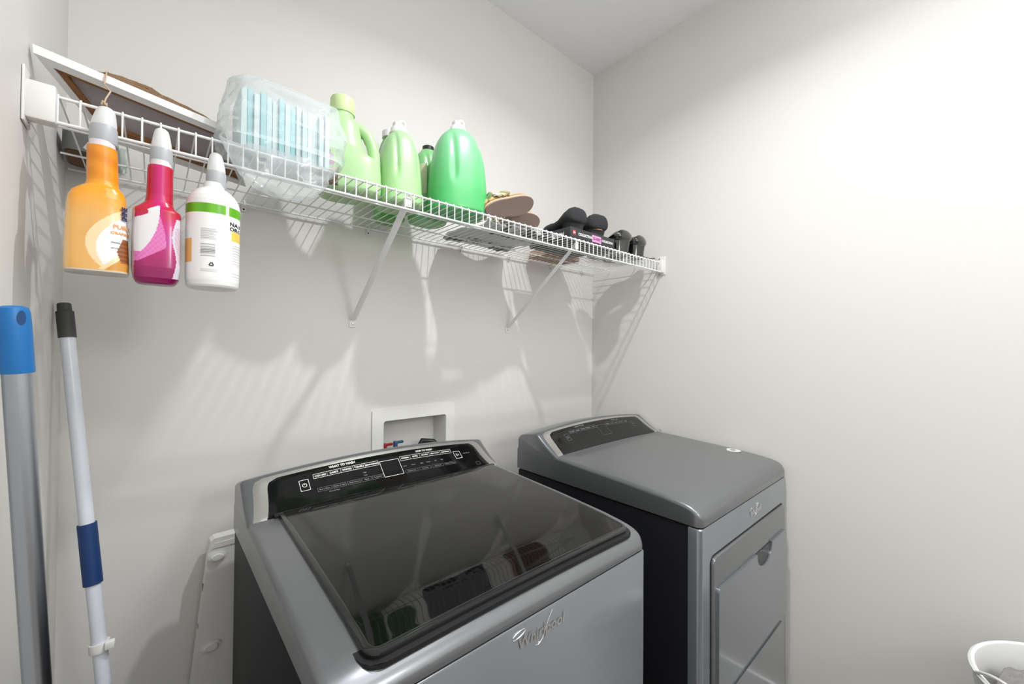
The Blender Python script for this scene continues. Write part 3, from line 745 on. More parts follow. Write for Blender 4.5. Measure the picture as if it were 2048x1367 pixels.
pm.out('backing_board', mat('backing_paper', rgb(176, 168, 168), 0.8, var=(26, rgb(150, 144, 146)), bump=(30, .3, .004)), fr_, smooth=False)
# bundle of raffia twine lying on the upper edge
tw = thing('twine_bundle', 'bundle of brown raffia twine lying on the upper edge of the white frame', 'twine', quad(.3, .1, .025))
m = MB()
for k in range(17):
    P = []; oa = random.uniform(-.007, .007); ob2 = random.uniform(0.002, .015); s0 = 0.23 + random.uniform(0, .11); s1 = 0.90 + random.uniform(-.22, .03)
    for j in range(13):
        q = j / 12; s = s0 + (s1 - s0) * q
        sw = math.sin(PI * q) ** .6
        P.append(quad(s, .045 + oa * 3 * sw, .0225 + ob2 * sw * (1.5 if q < .45 else .8) + .002 * abs(math.sin(q * 17 + k))))
    m.tube(P, 0.0014 + .0012 * random.random(), 5)
m.out('strands', mat('raffia', rgb(92, 66, 44), 0.8, var=(420, rgb(170, 140, 108))), tw)
m = MB()
a = quad(.335, .05, .036); b_ = quad(.33, -.03, .012)
m.tube([a, quad(.33, .0, .030), b_, b_ + Vector((-.001, -.010, -.02)), Vector((0.0985, -0.432, 1.822)), Vector((0.094, -0.446, 1.802)), Vector((0.092, -0.449, 1.790))], 0.0011, 6)
m.out('tail', mat('jute', rgb(196, 172, 146), 0.8), tw)
m = MB()
for kk in range(4): m.tube([Vector((0.0925 + .003 * math.cos(q + kk), -0.448 + .004 * math.sin(q + kk * 2), 1.792 + .003 * math.sin(q * 2 + kk))) for q in [2 * PI * j / 10 for j in range(10)]], 0.0009, 5, closed=True)
m.out('knot', bpy.data.materials['jute'], tw)
m = MB()
m.tube([quad(.62 + .003 * math.sin(j), .02 + .006 * j, .030 + .004 * math.sin(j * 2.1)) for j in range(16)], 0.0011, 5)
m.out('binding', bpy.data.materials['jute'], tw)
# grey tin at the far left end of the shelf
tn = thing('storage_tin', 'small dark grey tin with a brown base at the far left end of the shelf', 'tin', (0.05, -0.075, ZD + .0035))
P = rrect(0.085, 0.115, 0.018, 6, 0.050, -0.075)
MB().rings([[(x, y, ZD + .006) for x, y in P], [(x, y, ZD + .05) for x, y in P]]).out('body', mat('tin_grey', rgb(104, 104, 102), 0.35, 0.4), tn)
P2 = rrect(0.078, 0.108, 0.017, 6, 0.050, -0.075)
MB().rings([[(x, y, ZD + .0037) for x, y in P2], [(x, y, ZD + .0065) for x, y in P2]]).out('base', mat('tin_base_brown', rgb(104, 70, 46), 0.6), tn)
# clear clip strip on the wall
tag(MB().box((0.092, -0.004, 1.822), (0.104, -0.0008, 1.880), 0.0015).tube([(0.098, -.004, 1.826), (0.098, -.014, 1.820), (0.098, -.017, 1.812)], 0.003, 8).out('wall_clip', film('clear_clip', rgb(214, 226, 214), .45), org=(0.098, 0, 1.81)), 'clear plastic clip on the back wall above the shelf rail, behind the orange bottle', 'clip')

# ------------------------------------------------------------------ clear bag of pale teal pads
PAD_M = [mat('pad_teal_%d' % i, c, 0.5) for i, c in enumerate((rgb(198, 219, 220), rgb(188, 214, 216), rgb(204, 222, 224), rgb(140, 198, 202)))]
npad = 15
for k in range(npad):
    x = 0.290 + k * 0.0118; ht = 0.140 - 0.0005 * k + 0.004 * math.sin(k * 2.3); ya = -0.372 + 0.004 * math.sin(k * 1.7); tilt = .0
    big = k >= 13
    P = rrect(0.125 if not big else .135, ht, 0.012, 5, ya + .0665, ZD + .006 + ht / 2)
    m = MB().rings([[(x + h, cyy, czz) for cyy, czz in [((p[0] - (ya + .0665)) * q + ya + .0665, (p[1] - (ZD + .006 + ht / 2)) * q + ZD + .006 + ht / 2) for p in P]] for h, q in ((0, .95), (.0010, 1), (.0106, 1), (.0114, .96))])
    o = m.out('folded_pad', PAD_M[3] if k in (1, 3, 6, 8) else PAD_M[k % 3], org=(x, ya + .066, ZD + .006))
    tag(o, 'darker teal folded pad among the pale ones in the clear bag' if k in (1, 3, 6, 8) else 'pale teal folded pad standing in the clear bag', 'pad', 'folded teal pads in the clear bag')
FILM = film('bag_film', rgb(226, 233, 236), 0.20, 0.10, bump=(30, .25, .006))
R = []; NB = 64
sec = [  # z, cx, cy, hx, hy
    (1.704, .362, -.447, .030, .008), (1.712, .358, -.449, .058, .016), (1.735, .352, -.450, .078, .022), (1.765, .352, -.452, .094, .026), (1.7975, .356, -.452, .108, .0285),
    (1.810, 0.368, -.370, .118, .102), (1.830, 0.372, -.360, .124, .108), (1.86, 0.376, -.350, .124, .110), (1.89, 0.378, -.340, .122, .106), (1.92, 0.380, -.330, .118, .100), (1.945, 0.381, -.320, .116, .092), (1.960, 0.381, -.315, .113, .084), (1.970, 0.381, -.312, .100, .060), (1.973, .389, -.31, .04, .02)]
def bagpt(j, k):
    jf = min(len(sec) - 1.0001, j); i0 = int(jf); t = jf - i0
    z, cx, cy, hx, hy = [sec[i0][q] + (sec[i0 + 1][q] - sec[i0][q]) * t for q in range(5)]
    th = 2 * PI * k / NB; a, b_ = math.cos(th), math.sin(th)
    p = Vector((cx + hx * math.copysign(abs(a) ** .62, a), cy + hy * math.copysign(abs(b_) ** .62, b_), z))
    if 1.79 < z < 1.812: amp = 0.0
    else: amp = 0.010
    n1 = mnoise.noise(p * 22) ; n2 = abs(mnoise.noise(p * 48 + Vector((3, 1, 2))))
    out = Vector((a, b_, 0)); p += out * (n1 * amp * .9 - n2 * amp * .9)
    p.z += mnoise.noise(p * 15 + Vector((9, 9, 9))) * amp * .8
    if z < 1.79: p.y = min(p.y, -.4155)
    if p.x > 0.474 and z > 1.80: p.y = min(p.y, -.326)
    if p.y > -0.425 and z > 1.79: p.z = max(p.z, ZD + .004)
    return tuple(p)
MBg = MB(); MBg.rings([[bagpt(j / 4, k) for k in range(NB)] for j in range(0, (len(sec) - 1) * 4 + 1)])
bag = MBg.out('plastic_bag', FILM, angle=24, org=(.37, -.33, ZD + .005))
tag(bag, 'clear crumpled plastic bag of teal pads bulging over the shelf edge', 'bag')
# ------------------------------------------------------------------ detergent bottles
def hdpe(nm, c, c2=None, z0=0.0, z1=0.2):
    m = mat(nm, c, 0.34, sub=0.10, coat=0.1)
    if c2:      # translucent plastic: c2 above the liquid, c where it is full
        nt = m.node_tree; N = nt.nodes; L = nt.links
        g = N.new('ShaderNodeNewGeometry'); sp = N.new('ShaderNodeSeparateXYZ'); mr = N.new('ShaderNodeMapRange'); mr.inputs[1].default_value = z0; mr.inputs[2].default_value = z1
        mx = N.new('ShaderNodeMixRGB'); mx.inputs[1].default_value = c; mx.inputs[2].default_value = c2
        L.new(g.outputs['Position'], sp.inputs[0]); L.new(sp.outputs['Z'], mr.inputs[0]); L.new(mr.outputs[0], mx.inputs[0]); L.new(mx.outputs[0], N['Principled BSDF'].inputs['Base Color'])
    return m
GL = hdpe('hdpe_light_green', rgb(176, 214, 158)); GM = hdpe('hdpe_spring_green', rgb(166, 212, 148), rgb(168, 208, 158), 1.88, 1.96); GD = hdpe('hdpe_deep_green', rgb(78, 184, 106), rgb(130, 198, 148), 1.86, 2.04); GF = hdpe('hdpe_leaf_green', rgb(96, 176, 88))
CAPL = hdpe('cap_pale_green', rgb(206, 226, 168)); WCAP = mat('cap_clear_white', rgb(236, 234, 234), 0.2, sub=.1)
def loftb(prof, cx, cy, rz, n=64, groove=None):
    R = []; c_, s_ = math.cos(rz), math.sin(rz)
    for (z, hx, hy, dx, e) in prof:
        ring = []
        for k in range(n):
            th = 2 * PI * k / n; a, b_ = math.cos(th), math.sin(th)
            x = dx + hx * math.copysign(abs(a) ** (2 / e), a); y = hy * math.copysign(abs(b_) ** (2 / e), b_)
            if groove: 
                g = groove(z, x, y); x *= g; y *= g
            ring.append((cx + x * c_ - y * s_, cy + x * s_ + y * c_, z))
        R.append(ring)
    return R
def dens(prof, n=5):
    out = []
    for i in range(len(prof) - 1):
        p0 = prof[max(0, i - 1)]; p1 = prof[i]; p2 = prof[i + 1]; p3 = prof[min(len(prof) - 1, i + 2)]
        for k in range(n):
            t = k / n; v = []
            for q in range(5):
                m1 = (p2[q] - p0[q]) / 2 * (1 if q else 0); m2 = (p3[q] - p1[q]) / 2 * (1 if q else 0)
                if q == 0: v.append(p1[0] + (p2[0] - p1[0]) * t); continue
                h = (p2[0] - p1[0]) or 1e-6
                s1 = (p2[q] - p0[q]) / ((p2[0] - p0[0]) or 1e-6) * h; s2 = (p3[q] - p1[q]) / ((p3[0] - p1[0]) or 1e-6) * h
                a = 2 * t ** 3 - 3 * t ** 2 + 1; b_ = t ** 3 - 2 * t ** 2 + t; c_ = -2 * t ** 3 + 3 * t ** 2; d_ = t ** 3 - t ** 2
                v.append(a * p1[q] + b_ * s1 + c_ * p2[q] + d_ * s2)
            out.append(tuple(v))
    out.append(prof[-1]); return out
ZS = ZD + 0.0045
# 1: softener jug with an open loop handle
j1 = thing('detergent_jug', 'light green softener jug with a loop handle and pale screw cap', 'detergent bottle', (0.565, -0.245, ZS), 0, 'green laundry bottles on the shelf')
cx, cy, rz = 0.562, -0.238, math.radians(-17)
pf = [(ZS, .060, .048, 0, 3.0), (ZS + .003, .074, .060, 0, 3.2), (ZS + .012, .081, .068, 0, 3.2), (ZS + .05, .083, .070, 0, 3.0), (ZS + .085, .081, .069, 0, 2.8), (ZS + .100, .079, .066, -.001, 2.6), (ZS + .112, .070, .060, -.011, 2.4),
      (ZS + .126, .062, .054, -.019, 2.3), (ZS + .150, .057, .049, -.024, 2.3), (ZS + .172, .054, .046, -.025, 2.3), (ZS + .192, .050, .043, -.025, 2.2), (ZS + .208, .042, .038, -.024, 2.1), (ZS + .220, .031, .031, -.021, 2), (ZS + .229, .029, .029, -.020, 2)]
MB().rings(loftb(dens(pf), cx, cy, rz)).out('body', GL, j1)
def loc(x, y, z): c_, s_ = math.cos(rz), math.sin(rz); return Vector((cx + x * c_ - y * s_, cy + x * s_ + y * c_, z))
hp = [(-.010, 0, ZS + .190), (.008, 0, ZS + .199), (.028, 0, ZS + .197), (.045, 0, ZS + .183), (.057, 0, ZS + .160), (.064, 0, ZS + .135), (.066, 0, ZS + .108), (.064, 0, ZS + .080)]
HP = []
for i in range(len(hp) - 1):
    for t in (0, .33, .66): HP.append(loc(*[hp[i][q] + (hp[i + 1][q] - hp[i][q]) * t for q in range(3)]))
HP.append(loc(*hp[-1]))
MB().tube(HP, 0.0168, 16, flat=0.95).out('handle', GL, j1)
cpx = loc(-.020, 0, 0)
MB().lathe([(0.001, 0), (0.0315, 0), (0.0325, 0.002), (0.0315, 0.038), (0.0295, 0.043), (0.026, 0.044), (0.001, 0.0435)], c=(cpx.x, cpx.y, ZS + .228), n=72, flute=(.004, .036) if False else None).out('cap', CAPL, j1)
# printed label on the jug's left flank: leaf green swirl, violet petals, straw
def labcol(u, v):
    c_ = rgb(150, 208, 96)
    if v > .62: c_ = mixc(rgb(150, 208, 96), rgb(196, 214, 86), (v - .62) * 2.5)
    for (pu, pv, ru, rv, cc) in ((.62, .70, .12, .08, rgb(92, 78, 108)), (.74, .60, .10, .06, rgb(176, 72, 168)), (.56, .56, .06, .10, rgb(40, 36, 40)), (.80, .46, .11, .05, rgb(186, 64, 150))):
        if ((u - pu) / ru) ** 2 + ((v - pv) / rv) ** 2 < 1: c_ = cc
    if v < .36: c_ = mixc(rgb(232, 200, 146), rgb(196, 150, 96), .5 + .5 * math.sin(u * 60 + v * 40))
    if v < .27: c_ = mixc(rgb(134, 108, 88), rgb(96, 74, 60), .5 + .5 * math.sin(u * 90) * math.sin(v * 120 + u * 40))
    if v < .27 and u < .5: c_ = mixc(c_, rgb(40, 32, 28), .6)
    return c_
V = []; C = []; F = []; nu, nv = 44, 60
for j in range(nv + 1):
    v = j / nv; z = ZS + .008 + .125 * v
    umax = 1.0 if v < .5 else 1.0 - ((v - .5) * 2) ** 2.0 * .75
    for i in range(nu + 1):
        u = i / nu * umax; th = math.radians(192 + 66 * u)
        pr = None; dpf = pf
        for a, b_ in zip(dpf, dpf[1:]):
            if a[0] <= z <= b_[0]: t = (z - a[0]) / (b_[0] - a[0]); pr = [a[q] + (b_[q] - a[q]) * t for q in range(5)]; break
        a_, b2 = math.cos(th), math.sin(th)
        x = pr[3] + (pr[1] + .0016) * math.copysign(abs(a_) ** (2 / pr[4]), a_); y = (pr[2] + .0016) * math.copysign(abs(b2) ** (2 / pr[4]), b2)
        V.append(loc(x, y, z)); C.append(labcol(u, v))
for j in range(nv):
    for i in range(nu): a = j * (nu + 1) + i; F.append((a, a + 1, a + nu + 2, a + nu + 1))
mesh('label', V, F, mat('jug_label', (1, 1, 1, 1), .35, vcol=True), j1, cols=C)

def detbottle(label, cx, cy, hx, hy, h, m, rz, cap='pour', seamc=None):
    r = thing('detergent_bottle', label, 'detergent bottle', (cx, cy, ZS), 0, 'green laundry bottles on the shelf')
    k = h / .30
    P = [(0, .80, .80, 0, 2.8), (.004, .94, .94, 0, 3), (.014, 1.0, 1.0, 0, 3), (.06, 1.0, 1.0, 0, 2.8), (.11, .97, .97, 0, 2.7), (.16, .92, .92, 0, 2.6), (.20, .84, .84, 0, 2.5), (.228, .74, .76, 0, 2.4), (.246, .64, .67, 0, 2.3), (.258, .54, .58, 0, 2.2), (.266, .45, .50, 0, 2.1), (.270, .41, .46, 0, 2)]
    pf = [(ZS + a * k, b_ * hx, c_ * hy, d, e) for a, b_, c_, d, e in P]
    def gr(z, x, y):  # two vertical grooves flanking a raised rib on the room side
        t = (z - ZS) / (h * .9); a = x / hx
        g = 1.0
        if y < 0 and t > .30:
            dpt = min(1, (t - .30) / .15) * (1 if t < .85 else max(0, (1 - t) / .15))
            g -= .085 * dpt * math.exp(-((a + .40) / .10) ** 2) + .06 * dpt * math.exp(-((a - .62) / .09) ** 2)
        return g
    MB().rings(loftb(dens(pf, 6), cx, cy, rz, 96, gr)).out('body', m, r)
    zt = pf[-1][0]
    if cap == 'pour':
        MB().lathe([(0.001, 0), (.029, 0), (.029, .004), (.0265, .006), (.0245, .018), (.020, .023), (.001, .023)], c=(cx, cy, zt - .001), n=40).out('collar', WCAP, r)
        s = MB().box((cx - .019, cy - .012, zt + .020), (cx - .004, cy + .010, zt + .036), .005)
        s.tube([(cx + .007 + .0085 * math.cos(q), cy - .008, zt + .0315 + .0095 * math.sin(q)) for q in [2 * PI * j / 16 for j in range(16)]], .0036, 8, closed=True)
        s.out('spout', WCAP, r)
    elif cap == 'black':
        MB().lathe([(.001, 0), (.019, 0), (.019, .017), (.016, .019), (.001, .019)], c=(cx, cy, zt - .001), n=40, flute=(.001, .016)).out('cap', mat('cap_black', rgb(34, 36, 38), .4), r)
    else:
        MB().lathe([(.001, 0), (.026, 0), (.026, .020), (.023, .023), (.001, .023)], c=(cx, cy, zt - .001), n=40).out('cap', WCAP, r)
    return r
detbottle('spring green detergent bottle with a clear white pour cap, beside the jug', 0.704, -0.246, .062, .072, .247, GM, math.radians(-8))
detbottle('bright deep green detergent bottle with a white pour cap, tallest of the row', 0.874, -0.305, .090, .074, .293, GD, math.radians(-12))
detbottle('leaf green bottle with a white cap hidden behind the jug and the light bottle', 0.742, -0.100, .045, .048, .312, GF, 0, 'flat')
hb = detbottle('green bottle with a black cap and beige label behind the deep green one', 0.846, -0.168, .060, .054, .272, hdpe('hdpe_soft_green', rgb(136, 200, 134)), 0, 'black')
V = []; F = []
for j in range(7):
    for i in range(11):
        th = math.radians(205 + 40 * i / 10); z = ZS + .075 + .10 * j / 6 + .0009 * i
        a_, b2 = math.cos(th), math.sin(th)
        V.append((0.846 + .0605 * math.copysign(abs(a_) ** .74, a_), -0.168 + .0545 * math.copysign(abs(b2) ** .74, b2), z))
for j in range(6):
    for i in range(10): a = j * 11 + i; F.append((a, a + 1, a + 12, a + 11))
mesh('label', V, F, mat('beige_label', rgb(206, 208, 176), .5), hb)

# ------------------------------------------------------------------ shoes
def sole_outline(L, Wd, n=40):
    P = []
    for k in range(n):
        a = 2 * PI * k / n; x = math.cos(a); y = math.sin(a)
        wv = Wd / 2 * (0.92 + .14 * x - .10 * math.exp(-((x + .15) / .35) ** 2))
        P.append((L / 2 * math.copysign(abs(x) ** .92, x), wv * math.copysign(abs(y) ** .85, y)))
    return P
M_OUT = mat('crepe_outsole', rgb(150, 132, 122), .85, var=(240, rgb(128, 110, 102)), bump=(260, .7, .002)); M_MID = mat('peach_welt', rgb(226, 184, 150), .6); M_CORK = mat('cork_footbed', rgb(172, 134, 88), .8, var=(160, rgb(140, 104, 64)))
M_GOLD = mat('gold_leather', rgb(206, 194, 150), .45, .25); M_GOLD2 = mat('pale_gold_leather', rgb(226, 218, 200), .4, .2)
def sandal(label, M, L=.205, Wd=.078, straps=True):
    r = bpy.data.objects.new('sandal', None); COL.objects.link(r); r.matrix_world = M; tag(r, label, 'sandal', 'gold sandals on the shelf')
    O = sole_outline(L, Wd)
    def lay(z0, z1, s0=1.0, s1=1.0): return MB().rings([[(x * s0, y * s0, z0) for x, y in O], [(x * s1, y * s1, z1) for x, y in O]])
    lay(0, .0045, .985, 1).out('outsole', M_OUT, r, local=True)
    lay(.0045, .0085, 1.01, 1.01).out('welt', M_MID, r, local=True)
    lay(.0085, .020, .99, .97).out('footbed', M_CORK, r, local=True)
    if straps:
        for i, (xc, hgt, m_) in enumerate(((-.080, .030, M_GOLD), (-.055, .042, M_GOLD2), (-.030, .046, M_GOLD), (-.004, .040, M_GOLD2))):
            P = []
            for k in range(15):
                a = PI * k / 14; P.append(Vector((xc + .010 * math.sin(a * 2 + i), -(Wd / 2 - .002) * math.cos(a), .014 + hgt * math.sin(a))))
            MB().tube(P, [.0105 - .003 * math.sin(PI * k / 14) for k in range(15)], 10, flat=.25).out('strap', m_, r, local=True)
        MB().tube([(-.055, -.030, .05), (-.06, -.012, .062), (-.05, .012, .062)], .0035, 8).out('buckle', M_SILV, r, local=True)
        # heel cup
        R = []
        for (z, s) in ((.016, .96), (.034, .93), (.036, .88), (.018, .90)):
            R.append([(x * s, y * s, z) for x, y in O if x < -.02])
        n_ = len(R[0]); V = [v for q in R for v in q]; F = []
        for j in range(3):
            for k in range(n_ - 1): F.append((j * n_ + k, j * n_ + k + 1, (j + 1) * n_ + k + 1, (j + 1) * n_ + k))
        mesh('heel_cup', V, F, M_GOLD, r, local=True)
    return r
def pose(loc_, pitch, roll, yaw): return Matrix.Translation(loc_) @ Matrix.Rotation(math.radians(yaw), 4, 'Z') @ Matrix.Rotation(math.radians(-pitch), 4, 'Y') @ Matrix.Rotation(math.radians(roll), 4, 'X')
sandal('gold strappy sandal with its peach edged sole turned out, resting upper left', pose((1.022, -.392, 1.851), 17, -50, -3))
sandal('gold strappy sandal with its brown sole turned out, lower and further right', pose((1.118, -.335, 1.8400), 4, -50, 2), .190, .075)

def pump(label, cx, cy, z0, wd, ht, L, m_, group, heel=.04, rz=0, insole=None, strap=False, name='shoe', boxy=False):
    """heel towards the room, toe towards the wall"""
    r = thing(name, label, 'shoe', (cx, cy, z0), rz, group)
    def lc(p): return p
    R = []
    for (t, wf, zt, zb) in ((0, .30, .72, .55), (.02, .62, .92, .48), (.06, .85, 1.0, .44), (.14, .96, .98, .42), (.25, .97, .86, .42), (.40, .92, .62, .34), (.52, .97, .52, .20), (.65, 1.0, .54, .08), (.78, .97, .50, .05), (.90, .78, .40, .05), (.97, .5, .28, .06), (1.0, .2, .18, .09)):
        hw = wd / 2 * wf; y = L * t; ring = []
        zb_ = heel / ht * (zb / .44) if zb > .05 else zb * .5
        for k in range(20):
            a = 2 * PI * k / 20; c_, s_ = math.cos(a), math.sin(a)
            zz = (zt + zb_) / 2 + (zt - zb_) / 2 * math.copysign(abs(s_) ** .8, s_)
            nar = 1 - (.12 if boxy else .28) * max(0, s_)
            ring.append((hw * nar * math.copysign(abs(c_) ** (.5 if boxy else .8), c_), y, ht * zz))
        R.append(ring)
    MB().rings(R).out('upper', m_, r, local=True)
    P = sole_outline(wd * .78, wd * .74, 24)
    MB().rings([[(x * .88, wd * .38 + y * .85, .0) for x, y in P], [(x * .90, wd * .38 + y * .88, heel * .5) for x, y in P], [(x, wd * .38 + y, heel + .006) for x, y in P]]).out('heel', m_, r, local=True)
    if insole:
        O = sole_outline(L * .96, wd * 1.02)
        MB().rings([[(-y, L * .5 + x, z + (heel * .9 if x < -L * .1 else heel * .9 * max(0, 1 - (x + L * .1) / (L * .25)))) for x, y in O] for z in (.002, .007)]).out('sole', insole, r, local=True)
    if strap:
        MB().tube([(wd * .3, L * .1, .012), (wd * .62, L * .05, .006), (wd * .95, L * .02, .012)], .0028, 8).out('strap', m_, r, local=True)
    return r
M_SUEDE = mat('black_suede', rgb(46, 47, 49), .9, var=(120, rgb(34, 35, 38)), bump=(200, .5, .002)); M_PAT = mat('black_patent', rgb(12, 12, 13), .07, coat=1.0)
# game box
bz = ZD + .004
gb = thing('game_box', 'flat black box with white and pink lettering under the suede shoes', 'box', (1.455, -.29, bz))
GB = (1.322, -.386, bz), (1.602, -.165, bz + .045)
MB().box(*GB, bev=.0015).out('lid', mat('box_black', rgb(44, 46, 50), .45), gb)
def flat_text(parent, nm, txt, size, x, z, m_, y=-.3868, bold=.0006):
    V2, F2 = text_mesh(txt, size, bold); mesh(nm, [(x + v[0], y, z + v[1]) for v in V2], F2, m_, parent)
flat_text(gb, 'lettering', 'COLLECTION', .0140, 1.411, bz + .0235, M_INK); flat_text(gb, 'lettering', 'COLLECTION', .0120, 1.551, bz + .0235, M_INK)
pk = MB().box((1.452, -.3869, bz + .010), (1.510, -.3862, bz + .036)).out('pink_label', mat('pink_label', rgb(222, 150, 196), .5), gb, smooth=False)
flat_text(gb, 'lettering', 'CLASSIC', .0130, 1.481, bz + .023, mat('plum_print', rgb(120, 60, 110), .5), y=-.3873)
rd = MB().box((1.336, -.3869, bz + .018), (1.352, -.3862, bz + .034)).out('red_emblem', mat('red_label', rgb(200, 70, 66), .5), gb, smooth=False)
flat_text(gb, 'lettering', 'tm', .010, 1.344, bz + .026, M_INK, y=-.3873)
V2, F2 = text_mesh('COLLECTION', .018, .0008)
mesh('lettering', [(1.3212, -.300 - v[0], bz + .0215 + v[1]) for v in V2], F2, M_INK, gb)
TB = bz + .0455
pump('left black suede shoe standing on the game box', 1.402, -.372, TB, .118, .092, .19, M_SUEDE, 'black suede shoes on the game box', heel=.03, insole=None, boxy=True)
pump('right black suede shoe with a tan insole standing on the game box', 1.528, -.372, TB, .118, .094, .19, M_SUEDE, 'black suede shoes on the game box', heel=.03, insole=M_CORK, rz=math.radians(-10), boxy=True)
pump('left shoe of the shiny black patent pair at the right end of the shelf', 1.686, -.392, ZS, .122, .102, .215, M_PAT, 'black patent shoes by the right wall', heel=.052, rz=math.radians(-6), strap=False)
pump('right shoe of the shiny black patent pair, nearest the right wall', 1.815, -.392, ZS, .110, .102, .215, M_PAT, 'black patent shoes by the right wall', heel=.052, strap=True)
# clear cup and pouch behind
tag(MB().rings([[(x, y, ZD + .0040) for x, y in rrect(.24, .125, .02, 5, 1.56, -.085)], [(x, y, ZD + .030) for x, y in rrect(.235, .12, .03, 5, 1.56, -.085)], [(x, y, ZD + .036) for x, y in rrect(.20, .09, .03, 5, 1.56, -.085)]]).out('leather_pouch', mat('tan_leather', rgb(168, 124, 96), .6), org=(1.56, -.085, ZD + .004)), 'tan leather pouch lying flat on the shelf behind the game box', 'pouch')
# crumpled packaging on the deck
def packcol(x, y):
    c_ = rgb(206, 208, 210)
    n1 = mnoise.noise(Vector((x * 30, y * 34, 1.3))); n2 = mnoise.noise(Vector((x * 34 + y * 20, y * 22, 4.2)))
    if y > -.12 and n1 > .02: c_ = rgb(40, 42, 44)
    if y < -.215 and x > 1.06 and n2 > -.12: c_ = rgb(22, 22, 24)
    return c_
V = []; C = []; F = []; nu, nv = 90, 70
for j in range(nv + 1):
    for i in range(nu + 1):
        u, v = i / nu, j / nv; x = .975 + .325 * u + .02 * math.sin(v * 7); y = -.335 + .30 * v + .012 * math.sin(u * 9)
        z = ZD + .0065 + .010 * abs(mnoise.noise(Vector((x * 18, y * 18, 0)))); V.append((x, y, z)); C.append(packcol(x, y))
k0 = len(V); V += [(v[0], v[1], v[2] + .003) for v in V[:k0]]; C += C[:k0]
for j in range(nv):
    for i in range(nu):
        a = j * (nu + 1) + i; F.append((a, a + 1, a + nu + 2, a + nu + 1)); F.append((a + k0, a + nu + 1 + k0, a + nu + 2 + k0, a + 1 + k0))
bd = [i for i in range(nu + 1)] + [j * (nu + 1) + nu for j in range(1, nv + 1)] + [nv * (nu + 1) + i for i in range(nu - 1, -1, -1)] + [j * (nu + 1) for j in range(nv - 1, 0, -1)]
for a, b_ in zip(bd, bd[1:] + bd[:1]): F.append((a, b_, b_ + k0, a + k0))
tag(mesh('plastic_packaging', V, F, mat('packaging_print', (1, 1, 1, 1), .3, vcol=True), cols=C, org=(1.13, -.19, ZD + .005)), 'crumpled grey plastic packaging with black print lying flat on the shelf', 'packaging')

# ------------------------------------------------------------------ poles, white panel, hamper
def along(A, B, z): t = (A[2] - z) / (A[2] - B[2]); return Vector(A).lerp(Vector(B), t)
A, B = (0.028, -0.612, 1.445), (0.100, -0.550, 0.0)
pp = thing('broom_pole', 'thick silver broom pole with a bright blue end cap leaning on the left wall', 'pole', tuple(along(A, B, 0)))
MB().tube([along(A, B, 1.385), along(A, B, .9), along(A, B, .004)], .0128, 32).out('pole', mat('brushed_aluminium', rgb(176, 180, 188), .30, 1.0), pp)
ax = (Vector(A) - Vector(B)).normalized(); Mq = ax.to_track_quat('Z', 'Y').to_matrix().to_4x4()
cb = along(A, B, 1.363)
MB().lathe([(.0005, 0), (.0150, 0), (.0154, .002), (.0150, .060), (.0146, .074), (.0130, .080), (.008, .0825), (.0005, .083)], n=40, M=Matrix.Translation(cb) @ Mq).out('end_cap', mat('blue_cap', rgb(20, 108, 176), .4), pp)
q = cb + ax * .066
hx = MB(); d_ = Vector((.157, -1.39, 1.40)) - q; d_ = Vector((.55, -.8, .1)).normalized()
hx.rings([[q + d_ * (.0138 + h) + (Vector((0, 0, 1)) * math.sin(a) * .009 + Vector((.8, .55, 0)) * math.cos(a) * .0042) * sc for a in [2 * PI * k / 20 for k in range(20)]] for h, sc in ((0, .9), (.0013, 1))])
hx.out('hanging_hole', mat('blue_hole', rgb(14, 62, 112), .6), pp)
A, B = (0.016, -0.120, 1.483), (0.1590, -0.2720, 0.0)
pq = thing('mop_pole', 'thin white telescopic mop pole with a dark cap and navy grip in the corner', 'pole', tuple(along(A, B, 0)))
WP = mat('white_enamel_pole', rgb(216, 220, 228), .28)
MB().tube([along(A, B, 1.42), along(A, B, .70)], .0120, 28).out('upper_tube', WP, pq)
MB().tube([along(A, B, .93), along(A, B, .45), along(A, B, .004)], .0110, 28).out('lower_tube', WP, pq)
ax = (Vector(A) - Vector(B)).normalized(); Mq = ax.to_track_quat('Z', 'Y').to_matrix().to_4x4()
MB().lathe([(.0005, 0), (.0138, 0), (.0138, .055), (.0112, .057), (.0108, .071), (.009, .073), (.0005, .0735)], n=32, M=Matrix.Translation(along(A, B, 1.412)) @ Mq).out('end_cap', mat('charcoal_cap', rgb(62, 62, 62), .5), pq)
MB().lathe([(.0005, 0), (.0152, 0), (.0152, .124), (.0005, .124)], n=32, M=Matrix.Translation(along(A, B, .904)) @ Mq).out('grip', mat('navy_grip', rgb(16, 54, 106), .55), pq)
cl = MB().lathe([(.0005, 0), (.016, 0), (.017, .004), (.016, .018), (.0005, .018)], n=32, M=Matrix.Translation(along(A, B, .768)) @ Mq)
c0 = along(A, B, .780); cl.box((c0.x + .008, c0.y - .022, c0.z - .006), (c0.x + .024, c0.y - .008, c0.z + .010), .003)
cl.out('locking_collar', M_PLAST, pq)
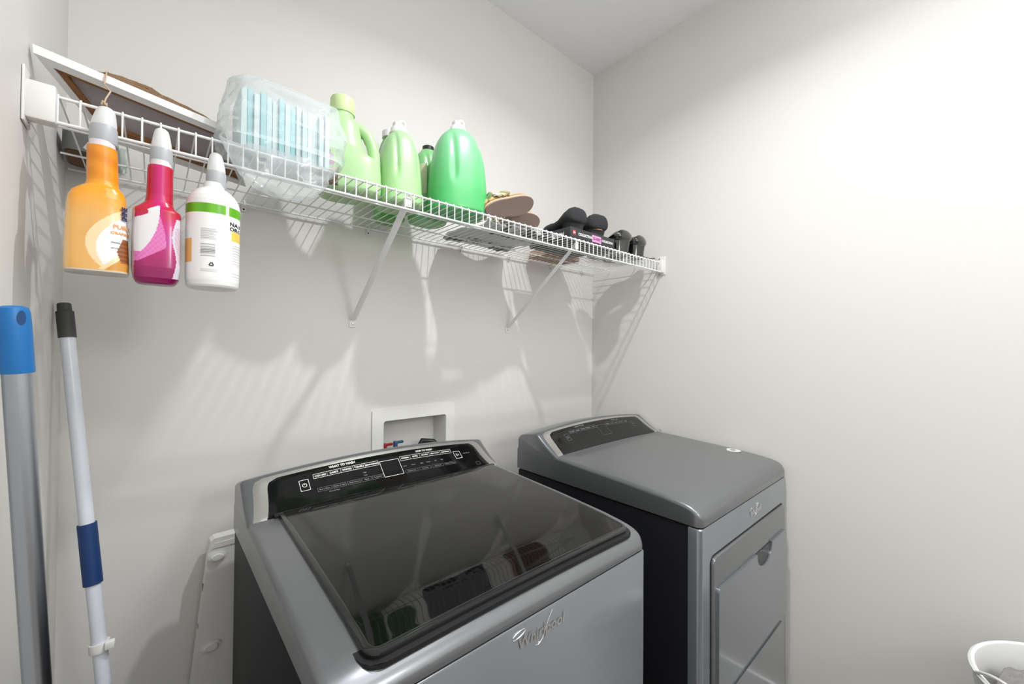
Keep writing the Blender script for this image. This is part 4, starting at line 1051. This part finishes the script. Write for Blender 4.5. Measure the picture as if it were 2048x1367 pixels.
# white moulded panel standing behind the washer's left corner
wp = thing('folding_step_stool', 'white plastic folded panel with round knobs standing between the wall and the washer', 'step stool', (0.40, -.06, 0))
P = [(0.186, 0.0), (0.2435, .535), (.2755, .872), (.279, .884), (.287, .890), (.62, .898), (.62, 0)]
MB().prism(P, 1, -.062, -.028).out('panel', M_PLAST, wp, angle=30)
MB().prism([(0.283, .866), (.289, .878), (.61, .886), (.61, .866)], 1, -.0645, -.0618).out('top_rim', M_PLAST, wp)
for x, z, s in ((.2935, .8425, 1), (.2830, .6140, 1.1)):
    MB().lathe([(.0005, 0), (.0185 * s, 0), (.0200 * s, .002), (.0195 * s, .006), (.0145 * s, .0065), (.0140 * s, .010), (.0120 * s, .012), (.0005, .0125)], n=36, M=Matrix.Translation((x, -.061, z)) @ Matrix.Rotation(PI / 2, 4, 'X') @ Matrix.Diagonal((1, .62, 1, 1))).out('knob', M_PLAST, wp)
for z in (.765, .665): MB().box((.2555 + (z - .665) * .085, -.055, z - .008), (.2625 + (z - .665) * .085, -.04, z + .008), .001).out('notch', mat('notch_grey', rgb(120, 118, 114), .6), wp)
# hamper in front of the dryer
hm = thing('laundry_hamper', 'tall white ribbed laundry hamper by the right wall, only its rim in view', 'hamper', (1.705, -1.575, 0))
hc = (1.705, -1.575, 0); HS = .87; prof = [(.001, .004), (.150, .004), (.160, .012)]
for k in range(40):
    z = .02 + .70 * k / 39; prof.append((.148 + .052 * (k / 39) + (.0022 if k % 2 else -.0015), z))
prof += [(.206, .724), (.208, .733), (.203, .737), (.197, .734)]
for k in range(12): prof.append((.194 - .03 * k / 11, .72 - .69 * k / 11))
prof.append((.001, .03))
MB().lathe([(r_, z_ * HS) for r_, z_ in prof], c=hc, n=64, cap=False).out('basket', mat('white_basket', rgb(226, 226, 224), .5), hm)
for s in (-1, 1):
    MB().tube([(hc[0] + s * .0 - .206 * math.cos(a0) * 1, hc[1] + .206 * math.sin(a0) * s, .735 * HS + .035 * math.sin(PI * t)) for t, a0 in [(k / 14, math.radians(20 + 50 * k / 14)) for k in range(15)]], .0035, 8).out('handle', M_PLAST, hm)
R = [[(hc[0] + rr * math.cos(a) * (1 + .06 * mnoise.noise(Vector((math.cos(a) * 2, math.sin(a) * 2, rr * 9)))), hc[1] + rr * math.sin(a), z + .02 * mnoise.noise(Vector((math.cos(a) * 3, math.sin(a) * 3, rr * 20)))) for a in [2 * PI * k / 48 for k in range(48)]] for rr, z in ((.150, .48), (.168, .575), (.160, .600), (.12, .615), (.06, .62), (.01, .62))]
tag(MB().rings(R).out('folded_laundry', mat('grey_towel', rgb(150, 146, 144), .95, var=(40, rgb(120, 116, 114)), bump=(70, .8, .01)), org=(hc[0], hc[1], .45)), 'grey speckled laundry heaped inside the white hamper', 'laundry')
